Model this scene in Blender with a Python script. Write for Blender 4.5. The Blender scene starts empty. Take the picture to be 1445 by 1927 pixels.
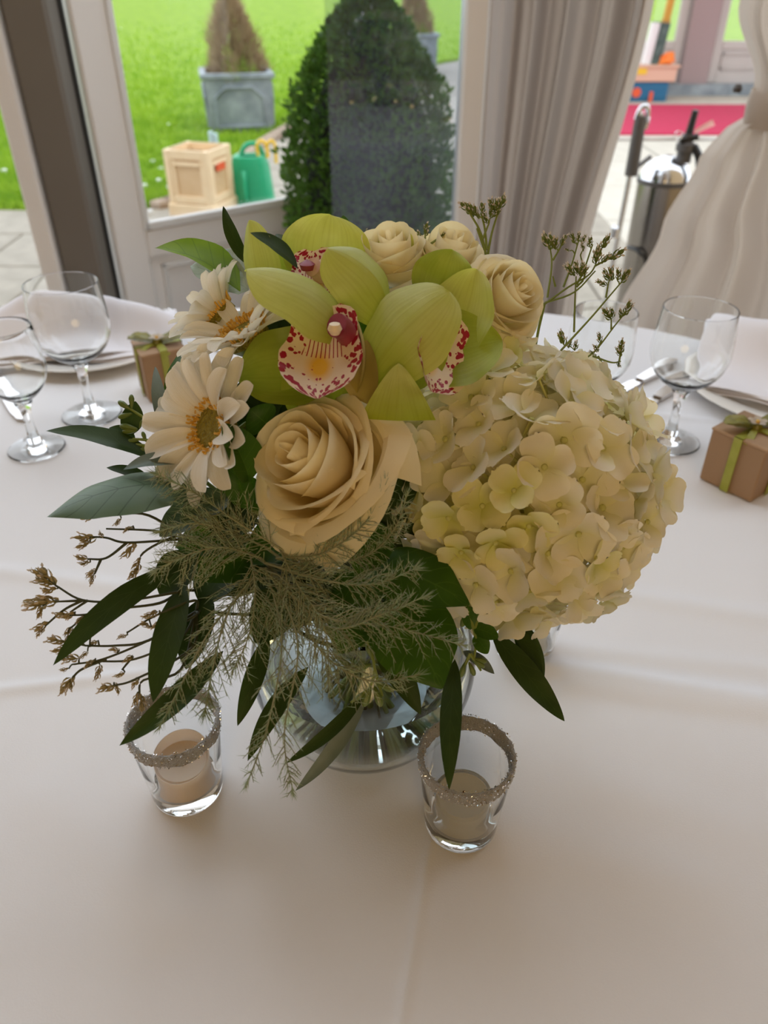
import bpy, math, random
from mathutils import Vector, Matrix, Quaternion, noise
random.seed(7)
PI = math.pi
SC = bpy.context.scene
COL = SC.collection
V = Vector

# ------------------------------------------------------------------ camera
FPX, IW, IH = 1447.0, 1445.0, 1927.0
TH = math.radians(35.0)
CAM = V((0, 0, 1.2))
FW = V((0, math.cos(TH), -math.sin(TH)))
RX = V((1, 0, 0))
UP = V((0, math.sin(TH), math.cos(TH)))
BK = -FW
cd = bpy.data.cameras.new('camera')
cam = bpy.data.objects.new('camera', cd)
COL.objects.link(cam)
cam.location = CAM
cam.rotation_euler = (PI / 2 - TH, 0, 0)
cd.sensor_fit = 'VERTICAL'
cd.sensor_height = 36
cd.sensor_width = 27
cd.lens = 36 * FPX / IH
cd.clip_start = .02
cd.dof.use_dof = True
cd.dof.focus_distance = .44
cd.dof.aperture_fstop = 9.0
SC.camera = cam

# ------------------------------------------------------------------ light
wd = bpy.data.worlds.new('overcast_sky')
SC.world = wd
wd.use_nodes = True
wd.node_tree.nodes['Background'].inputs[0].default_value = (.90, .96, 1.04, 1)
wd.node_tree.nodes['Background'].inputs[1].default_value = 1.52
SC.view_settings.view_transform = 'Standard'
SC.view_settings.look = 'None'
SC.view_settings.gamma = 1
SC.view_settings.use_curve_mapping = False
SC.view_settings.exposure = 0.62
SC.cycles.max_bounces = 14
SC.cycles.transmission_bounces = 14
SC.cycles.transparent_max_bounces = 24
SC.cycles.diffuse_bounces = 5
ld = bpy.data.lights.new('warm_fill_light', 'AREA')  # added warm fill behind the camera to brighten the flower fronts; no real lamp
ld.shape = 'DISK'
ld.size = 1.6
ld.energy = 17
ld.color = (1, .68, .31)
lo = bpy.data.objects.new('warm_fill_light', ld)
lo.location = (.1, -2.7, 1.95)
lo.rotation_euler = (math.radians(82), 0, 0)
COL.objects.link(lo)


# ------------------------------------------------------------------ helpers
def ray(u, v):
    return FW + RX * ((u - IW / 2) / FPX) - UP * ((v - IH / 2) / FPX)


def at(u, v, d):          # a point seen at (u, v), d metres deep along the view axis
    return CAM + ray(u, v) * d


def on_z(u, v, z):
    r = ray(u, v)
    return CAM + r * ((z - CAM.z) / r.z)


def on_y(u, v, y):
    r = ray(u, v)
    return CAM + r * (y / r.y)


def dirv(x, u, b):
    return (RX * x + UP * u + BK * b).normalized()


def mesh(name, vs, fs, mat, uv=None, smooth=True):
    me = bpy.data.meshes.new(name)
    me.from_pydata([tuple(v) for v in vs], [], fs)
    if uv:
        l = me.uv_layers.new(name='UVMap')
        flat = []
        for p in me.polygons:
            for vi in p.vertices:
                flat += uv[vi]
        l.data.foreach_set('uv', flat)
    if smooth:
        me.polygons.foreach_set('use_smooth', [True] * len(me.polygons))
    if mat:
        me.materials.append(mat)
    me.update()
    if smooth:
        me.set_sharp_from_angle(angle=math.radians(38))
    return me


def link(name, me, parent=None, loc=(0, 0, 0), rot=None, sc=None):
    o = bpy.data.objects.new(name, me)
    COL.objects.link(o)
    if parent:
        o.parent = parent
    o.location = loc
    if rot is not None:
        o.rotation_mode = 'QUATERNION'
        o.rotation_quaternion = rot
    if sc is not None:
        o.scale = (sc, sc, sc) if isinstance(sc, (int, float)) else sc
    return o


def wloc(o):
    return o.location.copy() if o.parent is None else wloc(o.parent) + o.location


def part(name, vfu, mat, parent, smooth=True):
    """mesh given in world coordinates, hung under an unrotated parent"""
    vs, fs = vfu[0], vfu[1]
    uv = vfu[2] if len(vfu) > 2 else None
    b = wloc(parent) if parent else V((0, 0, 0))
    return link(name, mesh(name, [V(v) - b for v in vs], fs, mat, uv, smooth), parent)


def thing(name, label, cat, loc, group=None, rotz=0):
    o = bpy.data.objects.new(name, None)
    o.empty_display_size = .05
    COL.objects.link(o)
    o.location = loc
    o.rotation_euler = (0, 0, rotz)
    tag(o, label, cat, group)
    return o


def tag(o, label=None, cat=None, group=None, kind=None):
    if label: o['label'] = label
    if cat: o['category'] = cat
    if group: o['group'] = group
    if kind: o['kind'] = kind
    return o


def struct(name, vfu, mat, label=None, smooth=False):
    o = part(name, vfu, mat, None, smooth)
    o['kind'] = 'structure'
    if label: o['label'] = label
    return o


def join(*ms):
    vs, fs, uv, has = [], [], [], True
    for m in ms:
        n = len(vs)
        vs += [V(x) for x in m[0]]
        fs += [tuple(i + n for i in f) for f in m[1]]
        if len(m) > 2 and m[2]:
            uv += m[2]
        else:
            has = False
    return (vs, fs, uv) if has else (vs, fs)


def xf(m, M):
    return ([M @ V(v) for v in m[0]],) + tuple(m[1:])


def box(x0, x1, y0, y1, z0, z1, b=0):
    if b <= 0:
        vs = [(x, y, z) for x in (x0, x1) for y in (y0, y1) for z in (z0, z1)]
        return vs, [(0, 1, 3, 2), (4, 6, 7, 5), (0, 4, 5, 1), (2, 3, 7, 6), (0, 2, 6, 4), (1, 5, 7, 3)]
    # bevelled box: 24 vertices
    vs, fs, idx = [], [], {}
    X, Y, Z = (x0, x1), (y0, y1), (z0, z1)
    for i in (0, 1):
        for j in (0, 1):
            for k in (0, 1):
                sx, sy, sz = (b if i == 0 else -b), (b if j == 0 else -b), (b if k == 0 else -b)
                c = (X[i], Y[j], Z[k])
                for a, off in enumerate(((0, sy, sz), (sx, 0, sz), (sx, sy, 0))):
                    idx[(i, j, k, a)] = len(vs)
                    vs.append((c[0] + off[0], c[1] + off[1], c[2] + off[2]))
    I = idx
    for i in (0, 1):
        q = [I[(i, 0, 0, 0)], I[(i, 1, 0, 0)], I[(i, 1, 1, 0)], I[(i, 0, 1, 0)]]
        fs.append(tuple(q if i else q[::-1]))
        q = [I[(0, i, 0, 1)], I[(0, i, 1, 1)], I[(1, i, 1, 1)], I[(1, i, 0, 1)]]
        fs.append(tuple(q if i else q[::-1]))
        q = [I[(0, 0, i, 2)], I[(1, 0, i, 2)], I[(1, 1, i, 2)], I[(0, 1, i, 2)]]
        fs.append(tuple(q if i else q[::-1]))
    for i in (0, 1):
        for j in (0, 1):
            fs.append((I[(i, j, 0, 0)], I[(i, j, 0, 1)], I[(i, j, 1, 1)], I[(i, j, 1, 0)]))
            fs.append((I[(i, 0, j, 0)], I[(i, 0, j, 2)], I[(i, 1, j, 2)], I[(i, 1, j, 0)]))
            fs.append((I[(0, i, j, 1)], I[(0, i, j, 2)], I[(1, i, j, 2)], I[(1, i, j, 1)]))
            for k in (0, 1):
                fs.append((I[(i, j, k, 0)], I[(i, j, k, 1)], I[(i, j, k, 2)]))
    return vs, fs


def lathe(prof, n=48, c=(0, 0, 0), close=True):
    """profile of (r, z); r == 0 ends become poles"""
    vs, fs, rows = [], [], []
    for r, z in prof:
        if r < 1e-6:
            rows.append([len(vs)])
            vs.append((c[0], c[1], c[2] + z))
        else:
            rows.append(list(range(len(vs), len(vs) + n)))
            for i in range(n):
                a = 2 * PI * i / n
                vs.append((c[0] + r * math.cos(a), c[1] + r * math.sin(a), c[2] + z))
    for A, B in zip(rows, rows[1:]):
        for i in range(n):
            j = (i + 1) % n
            if len(A) == 1 and len(B) == 1: continue
            if len(A) == 1: fs.append((A[0], B[j], B[i]))
            elif len(B) == 1: fs.append((A[i], A[j], B[0]))
            else: fs.append((A[i], A[j], B[j], B[i]))
    return vs, fs


def tube(pts, r0, r1=None, n=6, caps=True):
    pts = [V(p) for p in pts]
    r1 = r0 if r1 is None else r1
    vs, fs = [], []
    m = len(pts)
    ref = V((.3, .5, .8)).normalized()
    for k, p in enumerate(pts):
        t = (pts[min(k + 1, m - 1)] - pts[max(k - 1, 0)]).normalized()
        a = t.cross(ref)
        if a.length < .1: a = t.cross(V((1, 0, 0)))
        a.normalize()
        b = t.cross(a)
        r = r0 + (r1 - r0) * k / max(1, m - 1)
        for i in range(n):
            q = 2 * PI * i / n
            vs.append(p + a * (r * math.cos(q)) + b * (r * math.sin(q)))
    for k in range(m - 1):
        for i in range(n):
            j = (i + 1) % n
            fs.append((k * n + i, k * n + j, k * n + n + j, k * n + n + i))
    if caps:
        fs.append(tuple(range(n))[::-1])
        fs.append(tuple(range((m - 1) * n, m * n)))
    return vs, fs


def smoothline(pts, k=6):
    """Catmull-Rom through the points"""
    P = [V(p) for p in pts]
    if len(P) < 3: return [P[0].lerp(P[-1], i / k) for i in range(k + 1)]
    Q = [P[0] * 2 - P[1]] + P + [P[-1] * 2 - P[-2]]
    out = []
    for i in range(1, len(Q) - 2):
        a, b, c, d = Q[i - 1], Q[i], Q[i + 1], Q[i + 2]
        for j in range(k):
            t = j / k
            out.append(.5 * ((2 * b) + (c - a) * t + (2 * a - 5 * b + 4 * c - d) * t * t + (3 * b - a - 3 * c + d) * t ** 3))
    out.append(P[-1])
    return out


def ab(a, b):
    p = a / (a + b)
    k = p ** a * (1 - p) ** b
    return lambda t: max(0., (max(t, 1e-4) ** a) * (max(1 - t, 0) ** b) / k)


LANCE, OVATE, ORCH, RAY_, ROUND = ab(.75, .85), ab(.55, .75), ab(.72, .66), ab(.62, .34), ab(.5, .33)


def blade(base, tip, width, nrm, prof=OVATE, cup=.2, arch=.1, fold=0., ruf=0., curl=0., side=0., nu=8, nv=14, rf=5., seed=0., wmin=.02):
    base, tip = V(base), V(tip)
    a = tip - base
    L = a.length
    y = a / L
    z = (V(nrm) - y * V(nrm).dot(y)).normalized()
    x = y.cross(z)
    vs, fs, uv = [], [], []
    for j in range(nv + 1):
        t = 1 - (1 - j / nv) ** 1.7
        w = width / 2 * max(prof(t), wmin)
        c = base + a * t + z * (arch * L * 4 * t * (1 - t) + curl * L * t ** 3) + x * (side * L * 4 * t * (1 - t))
        for i in range(nu + 1):
            s = -1 + 2 * i / nu
            r = ruf * width * math.sin(rf * t * PI + s * 2.1 + seed) * (.15 + abs(s) ** 2 * .85)
            vs.append(c + x * (w * s) + z * (cup * w * s * s + fold * w * abs(s) + r))
            uv.append((s * .5 + .5, t))
    for j in range(nv):
        for i in range(nu):
            q = j * (nu + 1) + i
            fs.append((q, q + 1, q + nu + 2, q + nu + 1))
    return vs, fs, uv


def frame_quat(y, z):
    y = V(y).normalized()
    z = (V(z) - y * V(z).dot(y)).normalized()
    x = y.cross(z)
    return Matrix((x, y, z)).transposed().to_quaternion()


def extrude(poly, z0, z1):
    n = len(poly)
    vs = [(p[0], p[1], z0) for p in poly] + [(p[0], p[1], z1) for p in poly]
    fs = [tuple(range(n))[::-1], tuple(range(n, 2 * n))]
    fs += [(i, (i + 1) % n, n + (i + 1) % n, n + i) for i in range(n)]
    return vs, fs


# ------------------------------------------------------------------ materials
def nt(name):
    m = bpy.data.materials.new(name)
    m.use_nodes = True
    t = m.node_tree
    return m, t, t.nodes, t.links, t.nodes['Principled BSDF'], t.nodes['Material Output']


def c4(c):
    return (c[0], c[1], c[2], 1)


def srgb(r, g, b):
    f = lambda x: (x / 255 / 12.92) if x / 255 < .04045 else ((x / 255 + .055) / 1.055) ** 2.4
    return (f(r), f(g), f(b))


def plain(name, col, rough=.5, col2=None, scale=30., metal=0., bump=0., bscale=None, stretch=None, spec=.5, detail=4.):
    m, t, N, L, P, O = nt(name)
    P.inputs['Roughness'].default_value = rough
    P.inputs['Metallic'].default_value = metal
    P.inputs['Specular IOR Level'].default_value = spec
    P.inputs['Base Color'].default_value = c4(col)
    tc = N.new('ShaderNodeTexCoord')
    src = tc.outputs['Object']
    if stretch:
        mp = N.new('ShaderNodeMapping')
        mp.inputs['Scale'].default_value = stretch
        L.new(src, mp.inputs['Vector'])
        src = mp.outputs['Vector']
    if col2:
        n = N.new('ShaderNodeTexNoise')
        n.inputs['Scale'].default_value = scale
        n.inputs['Detail'].default_value = detail
        L.new(src, n.inputs['Vector'])
        r = N.new('ShaderNodeValToRGB')
        r.color_ramp.elements[0].position = .35
        r.color_ramp.elements[1].position = .65
        r.color_ramp.elements[0].color = c4(col)
        r.color_ramp.elements[1].color = c4(col2)
        L.new(n.outputs['Fac'], r.inputs['Fac'])
        L.new(r.outputs['Color'], P.inputs['Base Color'])
    if bump:
        n = N.new('ShaderNodeTexNoise')
        n.inputs['Scale'].default_value = bscale or scale * 3
        n.inputs['Detail'].default_value = 3
        L.new(src, n.inputs['Vector'])
        b = N.new('ShaderNodeBump')
        b.inputs['Strength'].default_value = bump
        b.inputs['Distance'].default_value = .01
        L.new(n.outputs['Fac'], b.inputs['Height'])
        L.new(b.outputs['Normal'], P.inputs['Normal'])
    return m


def leafy(name, c1, c2, base=None, base_to=.5, transl=.3, rough=.5, scale=60., vein=0., vcol=None, spec=.4, streak=0., tcol=None):
    """petals and leaves: own colour with noise, optional colour at the base (UV t), veins, light passing through"""
    m, t, N, L, P, O = nt(name)
    P.inputs['Roughness'].default_value = rough
    P.inputs['Specular IOR Level'].default_value = spec
    tc = N.new('ShaderNodeTexCoord')
    n = N.new('ShaderNodeTexNoise')
    n.inputs['Scale'].default_value = scale
    n.inputs['Detail'].default_value = 3
    L.new(tc.outputs['Object'], n.inputs['Vector'])
    r = N.new('ShaderNodeValToRGB')
    r.color_ramp.elements[0].position, r.color_ramp.elements[1].position = .35, .65
    r.color_ramp.elements[0].color, r.color_ramp.elements[1].color = c4(c1), c4(c2)
    L.new(n.outputs['Fac'], r.inputs['Fac'])
    col = r.outputs['Color']
    sx = N.new('ShaderNodeSeparateXYZ')
    L.new(tc.outputs['UV'], sx.inputs[0])
    if base:
        mr = N.new('ShaderNodeMapRange')
        mr.inputs['From Min'].default_value = 0
        mr.inputs['From Max'].default_value = base_to
        mr.inputs['To Min'].default_value = 1
        mr.inputs['To Max'].default_value = 0
        L.new(sx.outputs['Y'], mr.inputs['Value'])
        mx = N.new('ShaderNodeMix')
        mx.data_type = 'RGBA'
        L.new(mr.outputs[0], mx.inputs['Factor'])
        L.new(col, mx.inputs['A'])
        mx.inputs['B'].default_value = c4(base)
        col = mx.outputs['Result']
    hgt = None
    if streak:
        mp = N.new('ShaderNodeMapping')
        mp.inputs['Scale'].default_value = (24, 1.2, 1)
        L.new(tc.outputs['UV'], mp.inputs['Vector'])
        n2 = N.new('ShaderNodeTexNoise')
        n2.inputs['Scale'].default_value = 1
        L.new(mp.outputs['Vector'], n2.inputs['Vector'])
        hgt = n2.outputs['Fac']
        mx = N.new('ShaderNodeMix')
        mx.data_type = 'RGBA'
        mx.blend_type = 'MULTIPLY'
        mr = N.new('ShaderNodeMapRange')
        mr.inputs['From Min'].default_value = .45
        mr.inputs['From Max'].default_value = .7
        mr.inputs['To Max'].default_value = streak
        L.new(hgt, mr.inputs['Value'])
        L.new(mr.outputs[0], mx.inputs['Factor'])
        L.new(col, mx.inputs['A'])
        mx.inputs['B'].default_value = (.72, .7, .45, 1)
        col = mx.outputs['Result']
    if vein:
        # midrib and side veins from UV: |s-.5| and t - |s-.5|
        a = N.new('ShaderNodeMath'); a.operation = 'SUBTRACT'; a.inputs[1].default_value = .5
        L.new(sx.outputs['X'], a.inputs[0])
        b = N.new('ShaderNodeMath'); b.operation = 'ABSOLUTE'
        L.new(a.outputs[0], b.inputs[0])
        k = N.new('ShaderNodeMath'); k.operation = 'MULTIPLY_ADD'; k.inputs[1].default_value = -.42
        L.new(b.outputs[0], k.inputs[0]); L.new(sx.outputs['Y'], k.inputs[2])
        w = N.new('ShaderNodeMath'); w.operation = 'PINGPONG'; w.inputs[1].default_value = .085
        L.new(k.outputs[0], w.inputs[0])
        e = N.new('ShaderNodeMath'); e.operation = 'LESS_THAN'; e.inputs[1].default_value = .0055
        L.new(w.outputs[0], e.inputs[0])
        e2 = N.new('ShaderNodeMath'); e2.operation = 'LESS_THAN'; e2.inputs[1].default_value = .014
        L.new(b.outputs[0], e2.inputs[0])
        mxm = N.new('ShaderNodeMath'); mxm.operation = 'MAXIMUM'
        L.new(e.outputs[0], mxm.inputs[0]); L.new(e2.outputs[0], mxm.inputs[1])
        ml = N.new('ShaderNodeMath'); ml.operation = 'MULTIPLY'; ml.inputs[1].default_value = vein
        L.new(mxm.outputs[0], ml.inputs[0])
        mx = N.new('ShaderNodeMix')
        mx.data_type = 'RGBA'
        L.new(ml.outputs[0], mx.inputs['Factor'])
        L.new(col, mx.inputs['A'])
        mx.inputs['B'].default_value = c4(vcol or (.3, .4, .1))
        col = mx.outputs['Result']
        hgt = ml.outputs[0]
    L.new(col, P.inputs['Base Color'])
    if hgt is not None:
        bp = N.new('ShaderNodeBump')
        bp.inputs['Strength'].default_value = .25
        bp.inputs['Distance'].default_value = .0008
        L.new(hgt, bp.inputs['Height'])
        L.new(bp.outputs['Normal'], P.inputs['Normal'])
    if transl:
        tr = N.new('ShaderNodeBsdfTranslucent')
        if tcol:
            mx = N.new('ShaderNodeMix')
            mx.data_type = 'RGBA'
            mx.blend_type = 'MULTIPLY'
            mx.inputs['Factor'].default_value = 1
            L.new(col, mx.inputs['A'])
            mx.inputs['B'].default_value = c4(tcol)
            L.new(mx.outputs['Result'], tr.inputs['Color'])
        else:
            L.new(col, tr.inputs['Color'])
        ms = N.new('ShaderNodeMixShader')
        ms.inputs[0].default_value = transl
        L.new(P.outputs[0], ms.inputs[1])
        L.new(tr.outputs[0], ms.inputs[2])
        L.new(ms.outputs[0], O.inputs['Surface'])
    return m


def glass_mat(name, col=(1, 1, 1), ior=1.45, rough=0.):
    m, t, N, L, P, O = nt(name)
    g = N.new('ShaderNodeBsdfGlass')
    g.inputs['Color'].default_value = c4(col)
    g.inputs['IOR'].default_value = ior
    g.inputs['Roughness'].default_value = rough
    L.new(g.outputs[0], O.inputs['Surface'])
    return m


def pane_mat(name, tint=(1, 1, 1), refl=1.0, ior=1.5, veil=0., veilcol=(.6, .7, .85)):
    """thin window glass: clear, with mirror reflection by Fresnel; film = a diffuse coat that paints in a pale reflection"""
    m, t, N, L, P, O = nt(name)
    tr = N.new('ShaderNodeBsdfTransparent')
    tr.inputs[0].default_value = c4(tint)
    gl = N.new('ShaderNodeBsdfGlossy')
    gl.inputs['Roughness'].default_value = .0
    # Schlick's curve on the facing angle: the same from both faces of the sheet
    f0 = ((ior - 1) / (ior + 1)) ** 2
    lw_ = N.new('ShaderNodeLayerWeight')
    lw_.inputs['Blend'].default_value = .5
    pw = N.new('ShaderNodeMath'); pw.operation = 'POWER'; pw.inputs[1].default_value = 5
    L.new(lw_.outputs['Facing'], pw.inputs[0])
    mu = N.new('ShaderNodeMath'); mu.operation = 'MULTIPLY_ADD'; mu.use_clamp = True
    mu.inputs[1].default_value = (1 - f0) * refl
    mu.inputs[2].default_value = f0 * refl
    L.new(pw.outputs[0], mu.inputs[0])
    ms = N.new('ShaderNodeMixShader')
    L.new(mu.outputs[0], ms.inputs[0])
    L.new(tr.outputs[0], ms.inputs[1])
    L.new(gl.outputs[0], ms.inputs[2])
    out = ms.outputs[0]
    if veil:
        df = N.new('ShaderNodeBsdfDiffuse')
        df.inputs[0].default_value = c4(veilcol)
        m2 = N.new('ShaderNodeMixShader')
        m2.inputs[0].default_value = veil
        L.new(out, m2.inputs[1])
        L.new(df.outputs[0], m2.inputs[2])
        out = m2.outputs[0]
    L.new(out, O.inputs['Surface'])
    return m


def fabric_sheer(name, col, transl, rough=.9):
    m, t, N, L, P, O = nt(name)
    P.inputs['Base Color'].default_value = c4(col)
    P.inputs['Roughness'].default_value = rough
    P.inputs['Specular IOR Level'].default_value = .1
    tr = N.new('ShaderNodeBsdfTranslucent')
    tr.inputs[0].default_value = c4(col)
    ms = N.new('ShaderNodeMixShader')
    ms.inputs[0].default_value = transl
    L.new(P.outputs[0], ms.inputs[1]); L.new(tr.outputs[0], ms.inputs[2])
    L.new(ms.outputs[0], O.inputs['Surface'])
    tc = N.new('ShaderNodeTexCoord')
    n = N.new('ShaderNodeTexNoise'); n.inputs['Scale'].default_value = 350
    L.new(tc.outputs['Object'], n.inputs['Vector'])
    b = N.new('ShaderNodeBump'); b.inputs['Strength'].default_value = .08; b.inputs['Distance'].default_value = .004
    L.new(n.outputs['Fac'], b.inputs['Height']); L.new(b.outputs['Normal'], P.inputs['Normal'])
    return m


M = {}
M['cloth'] = plain('white_tablecloth', (.83, .825, .835), .8, (.86, .855, .865), 4, bump=.06, bscale=900, spec=.25)
M['napkin'] = plain('white_napkin', (.84, .82, .85), .85, (.88, .86, .89), 6, bump=.05, bscale=700, spec=.2)
M['frame'] = plain('white_painted_frame', (.86, .84, .81), .4, (.88, .86, .83), 3)
M['far_frame'] = plain('stone_white_frame', (.50, .46, .42), .5, (.53, .49, .45), 3)
M['post'] = plain('taupe_post_paint', (.17, .15, .125), .55, (.19, .17, .14), 2)
M['gap'] = plain('dark_rubber_seal', (.02, .02, .018), .7)
M['wall'] = plain('warm_plaster', (.42, .29, .15), .8, (.45, .31, .165), 2)
M['ceil'] = plain('ceiling_cream', (.58, .45, .28), .8)
M['floor'] = plain('carpet_brown', (.28, .23, .19), .9, (.33, .27, .22), 14)
M['pane'] = pane_mat('window_glass')
M['pane_r'] = pane_mat('reflection_veil_glass', (.90, .93, .97), 1.3, 1.5, veil=.035, veilcol=(.55, .66, .86))  # bluish diffuse coat paints a reflection onto this pane
M['curtain'] = fabric_sheer('taupe_white_curtain', (.49, .435, .39), .34)
M['curtain2'] = fabric_sheer('ivory_curtain', (.70, .635, .57), .35)
M['slab'] = plain('sandstone_slab', (.30, .27, .215), .8, (.375, .335, .27), 9, bump=.2)
M['slab2'] = plain('sandstone_slab_pale', (.335, .30, .24), .8, (.40, .36, .295), 9, bump=.2)
M['joint'] = plain('mortar_joint', (.25, .22, .18), .9, (.3, .27, .22), 30)
M['cream'] = plain('cream_paving', (.52, .48, .40), .7, (.58, .54, .45), 8)
M['lawn'] = plain('lawn_green', (.16, .275, .012), .8, (.24, .37, .022), 2.2, bump=.5, bscale=120, spec=.15, detail=12)
M['grassb'] = leafy('grass_blade', (.19, .36, .014), (.33, .50, .035), transl=.4, scale=3, rough=.6)
M['soil'] = plain('soil', (.05, .035, .02), .9)
M['lead'] = plain('lead_grey', (.20, .23, .25), .55, (.33, .37, .39), 7, metal=.3, bump=.2)
M['twig'] = leafy('dry_conifer', (.32, .22, .12), (.45, .34, .20), transl=.2, scale=9, rough=.8)
M['twigg'] = leafy('green_conifer', (.22, .33, .05), (.35, .45, .08), transl=.3, scale=9, rough=.8)
M['bush'] = leafy('box_leaf', (.045, .115, .018), (.12, .24, .035), transl=.35, scale=9, rough=.45)
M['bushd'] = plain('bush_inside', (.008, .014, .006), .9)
M['beige'] = plain('cream_painted_wood', (.80, .60, .36), .6, (.84, .66, .42), 8)
M['beiged'] = plain('cream_wood_panel', (.62, .42, .22), .6, (.68, .48, .27), 8)
M['green'] = plain('green_plastic', (.015, .36, .16), .35, (.02, .40, .19), 6)
M['yellow'] = plain('yellow_plastic', (.85, .55, .03), .35)
M['pale_blue'] = plain('pale_blue_plastic', (.45, .62, .66), .4)
M['red'] = plain('red_print', (.75, .10, .03), .5)
M['blue'] = plain('blue_crate', (.01, .13, .25), .4)
M['peach'] = plain('peach_box', (.72, .45, .32), .5)
M['orange'] = plain('orange_bag', (.95, .25, .04), .5)
M['pink'] = plain('pink_carpet', (.46, .010, .06), .9, (.52, .014, .075), 30)
M['dkgreen'] = plain('dark_green_roll', (.05, .09, .075), .6, (.10, .15, .13), 18)
M['white'] = plain('white_plastic', (.8, .8, .78), .4)
M['steel'] = plain('polished_steel', (.30, .28, .26), .22, (.36, .33, .30), 3, metal=1)
M['chrome'] = plain('chrome', (.72, .73, .75), .12, metal=1)
M['grey'] = plain('grey_rubber', (.10, .09, .085), .5)
M['black'] = plain('black_rubber', (.012, .012, .012), .4)
M['tagp'] = plain('pink_tag', (.85, .45, .40), .6)
M['brick'] = plain('edging_stone', (.33, .24, .17), .8, (.42, .33, .25), 20)
M['glass'] = glass_mat('clear_glass', (.995, 1, .998), 1.40)
M['vglass'] = glass_mat('vase_glass', (.96, .985, .985), 1.45)
M['water'] = glass_mat('water', (.95, .98, .99), 1.33)
M['china'] = plain('white_china', (.82, .79, .73), .15, spec=.5)
M['silver'] = plain('cutlery_steel', (.70, .68, .66), .16, metal=1)
M['wax'] = leafy('candle_wax', (.95, .90, .76), (.96, .92, .80), transl=.3, rough=.4)
M['waxo'] = leafy('burnt_candle_wax', (.94, .78, .60), (.95, .82, .66), transl=.3, rough=.4)
M['wick'] = plain('wick', (.25, .14, .07), .9)
M['glitter'] = plain('silver_glitter', (.78, .77, .76), .35, (.95, .94, .93), 700, metal=.0, bump=1, bscale=1500)
M['sparkle'] = plain('glitter_crystal', (.92, .91, .90), .12, metal=1)
M['ribbon'] = leafy('olive_ribbon', (.22, .21, .02), (.34, .31, .05), transl=.2, rough=.35, scale=120, spec=.6, streak=.6)
M['ribbon2'] = leafy('lime_ribbon', (.38, .40, .05), (.45, .46, .08), transl=.2, rough=.4, scale=60)

# corrugated kraft card
m, t, N, L, P, O = nt('kraft_corrugated')
P.inputs['Roughness'].default_value = .75
P.inputs['Base Color'].default_value = c4((.36, .22, .12))
tc = N.new('ShaderNodeTexCoord')
wv = N.new('ShaderNodeTexWave')
wv.bands_direction = 'Z'
wv.inputs['Scale'].default_value = 150
L.new(tc.outputs['Object'], wv.inputs['Vector'])
bp = N.new('ShaderNodeBump'); bp.inputs['Strength'].default_value = .5; bp.inputs['Distance'].default_value = .001
L.new(wv.outputs['Fac'], bp.inputs['Height']); L.new(bp.outputs['Normal'], P.inputs['Normal'])
M['kraft'] = m
M['kraft_lid'] = plain('kraft_lid', (.40, .25, .14), .7, (.44, .28, .16), 60)

# flowers and leaves
M['rose'] = leafy('ivory_rose_petal', (.94, .87, .63), (.96, .90, .69), base=(.94, .80, .42), base_to=.7, transl=.40, rough=.55, scale=50, tcol=(1, .93, .72), spec=.25)
M['rose2'] = leafy('cream_rose_petal', (.92, .86, .64), (.94, .89, .72), base=(.80, .80, .42), base_to=.45, transl=.42, rough=.55, scale=50, tcol=(1, .95, .75), spec=.25)
M['gerb'] = leafy('white_gerbera_petal', (.92, .88, .79), (.94, .91, .83), base=(.91, .85, .62), base_to=.35, transl=.34, rough=.5, scale=90, spec=.25, streak=.25)
M['disc'] = plain('gerbera_disc', (.42, .33, .03), .7, (.50, .42, .06), 400, bump=1, bscale=700)
M['stamen'] = leafy('gerbera_stamen', (.80, .46, .07), (.90, .62, .16), transl=.2, rough=.6, scale=300)
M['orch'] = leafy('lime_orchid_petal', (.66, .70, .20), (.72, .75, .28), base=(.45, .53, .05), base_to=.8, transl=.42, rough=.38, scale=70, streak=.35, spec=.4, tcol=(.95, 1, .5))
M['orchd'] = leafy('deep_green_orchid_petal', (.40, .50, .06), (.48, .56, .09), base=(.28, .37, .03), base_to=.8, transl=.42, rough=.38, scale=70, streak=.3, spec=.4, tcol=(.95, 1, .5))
M['hyd'] = leafy('ivory_hydrangea_petal', (.93, .89, .76), (.95, .92, .82), base=(.84, .83, .50), base_to=.7, transl=.40, rough=.6, scale=70, tcol=(1, .97, .78), spec=.2)
M['hydg'] = leafy('lime_hydrangea_petal', (.86, .84, .46), (.90, .87, .56), base=(.72, .74, .24), base_to=.7, transl=.40, rough=.6, scale=70, tcol=(1, .97, .7), spec=.2)
M['hydc'] = plain('hydrangea_eye', (.50, .50, .18), .6)
M['stem'] = plain('green_stem', (.16, .22, .04), .5, (.22, .28, .06), 40)
M['bstem'] = plain('dark_branch', (.035, .045, .015), .6, (.06, .065, .025), 80)
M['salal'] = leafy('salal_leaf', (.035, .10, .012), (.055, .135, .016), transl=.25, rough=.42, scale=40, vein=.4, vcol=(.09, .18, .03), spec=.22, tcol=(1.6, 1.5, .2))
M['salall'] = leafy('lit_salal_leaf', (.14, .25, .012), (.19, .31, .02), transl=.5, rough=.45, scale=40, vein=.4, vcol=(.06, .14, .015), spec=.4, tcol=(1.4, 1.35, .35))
M['salalg'] = leafy('grey_salal_leaf', (.085, .15, .085), (.11, .18, .10), transl=.15, rough=.42, scale=60, vein=.7, vcol=(.035, .07, .03), spec=.4)
M['euc'] = leafy('willow_eucalyptus_leaf', (.028, .055, .010), (.042, .078, .014), transl=.2, rough=.5, scale=40, vein=.25, vcol=(.07, .11, .03), spec=.2)
M['eucg'] = leafy('grey_eucalyptus_leaf', (.12, .17, .14), (.17, .22, .19), transl=.12, rough=.5, scale=60, vein=.3, vcol=(.2, .25, .2), spec=.4)
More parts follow.
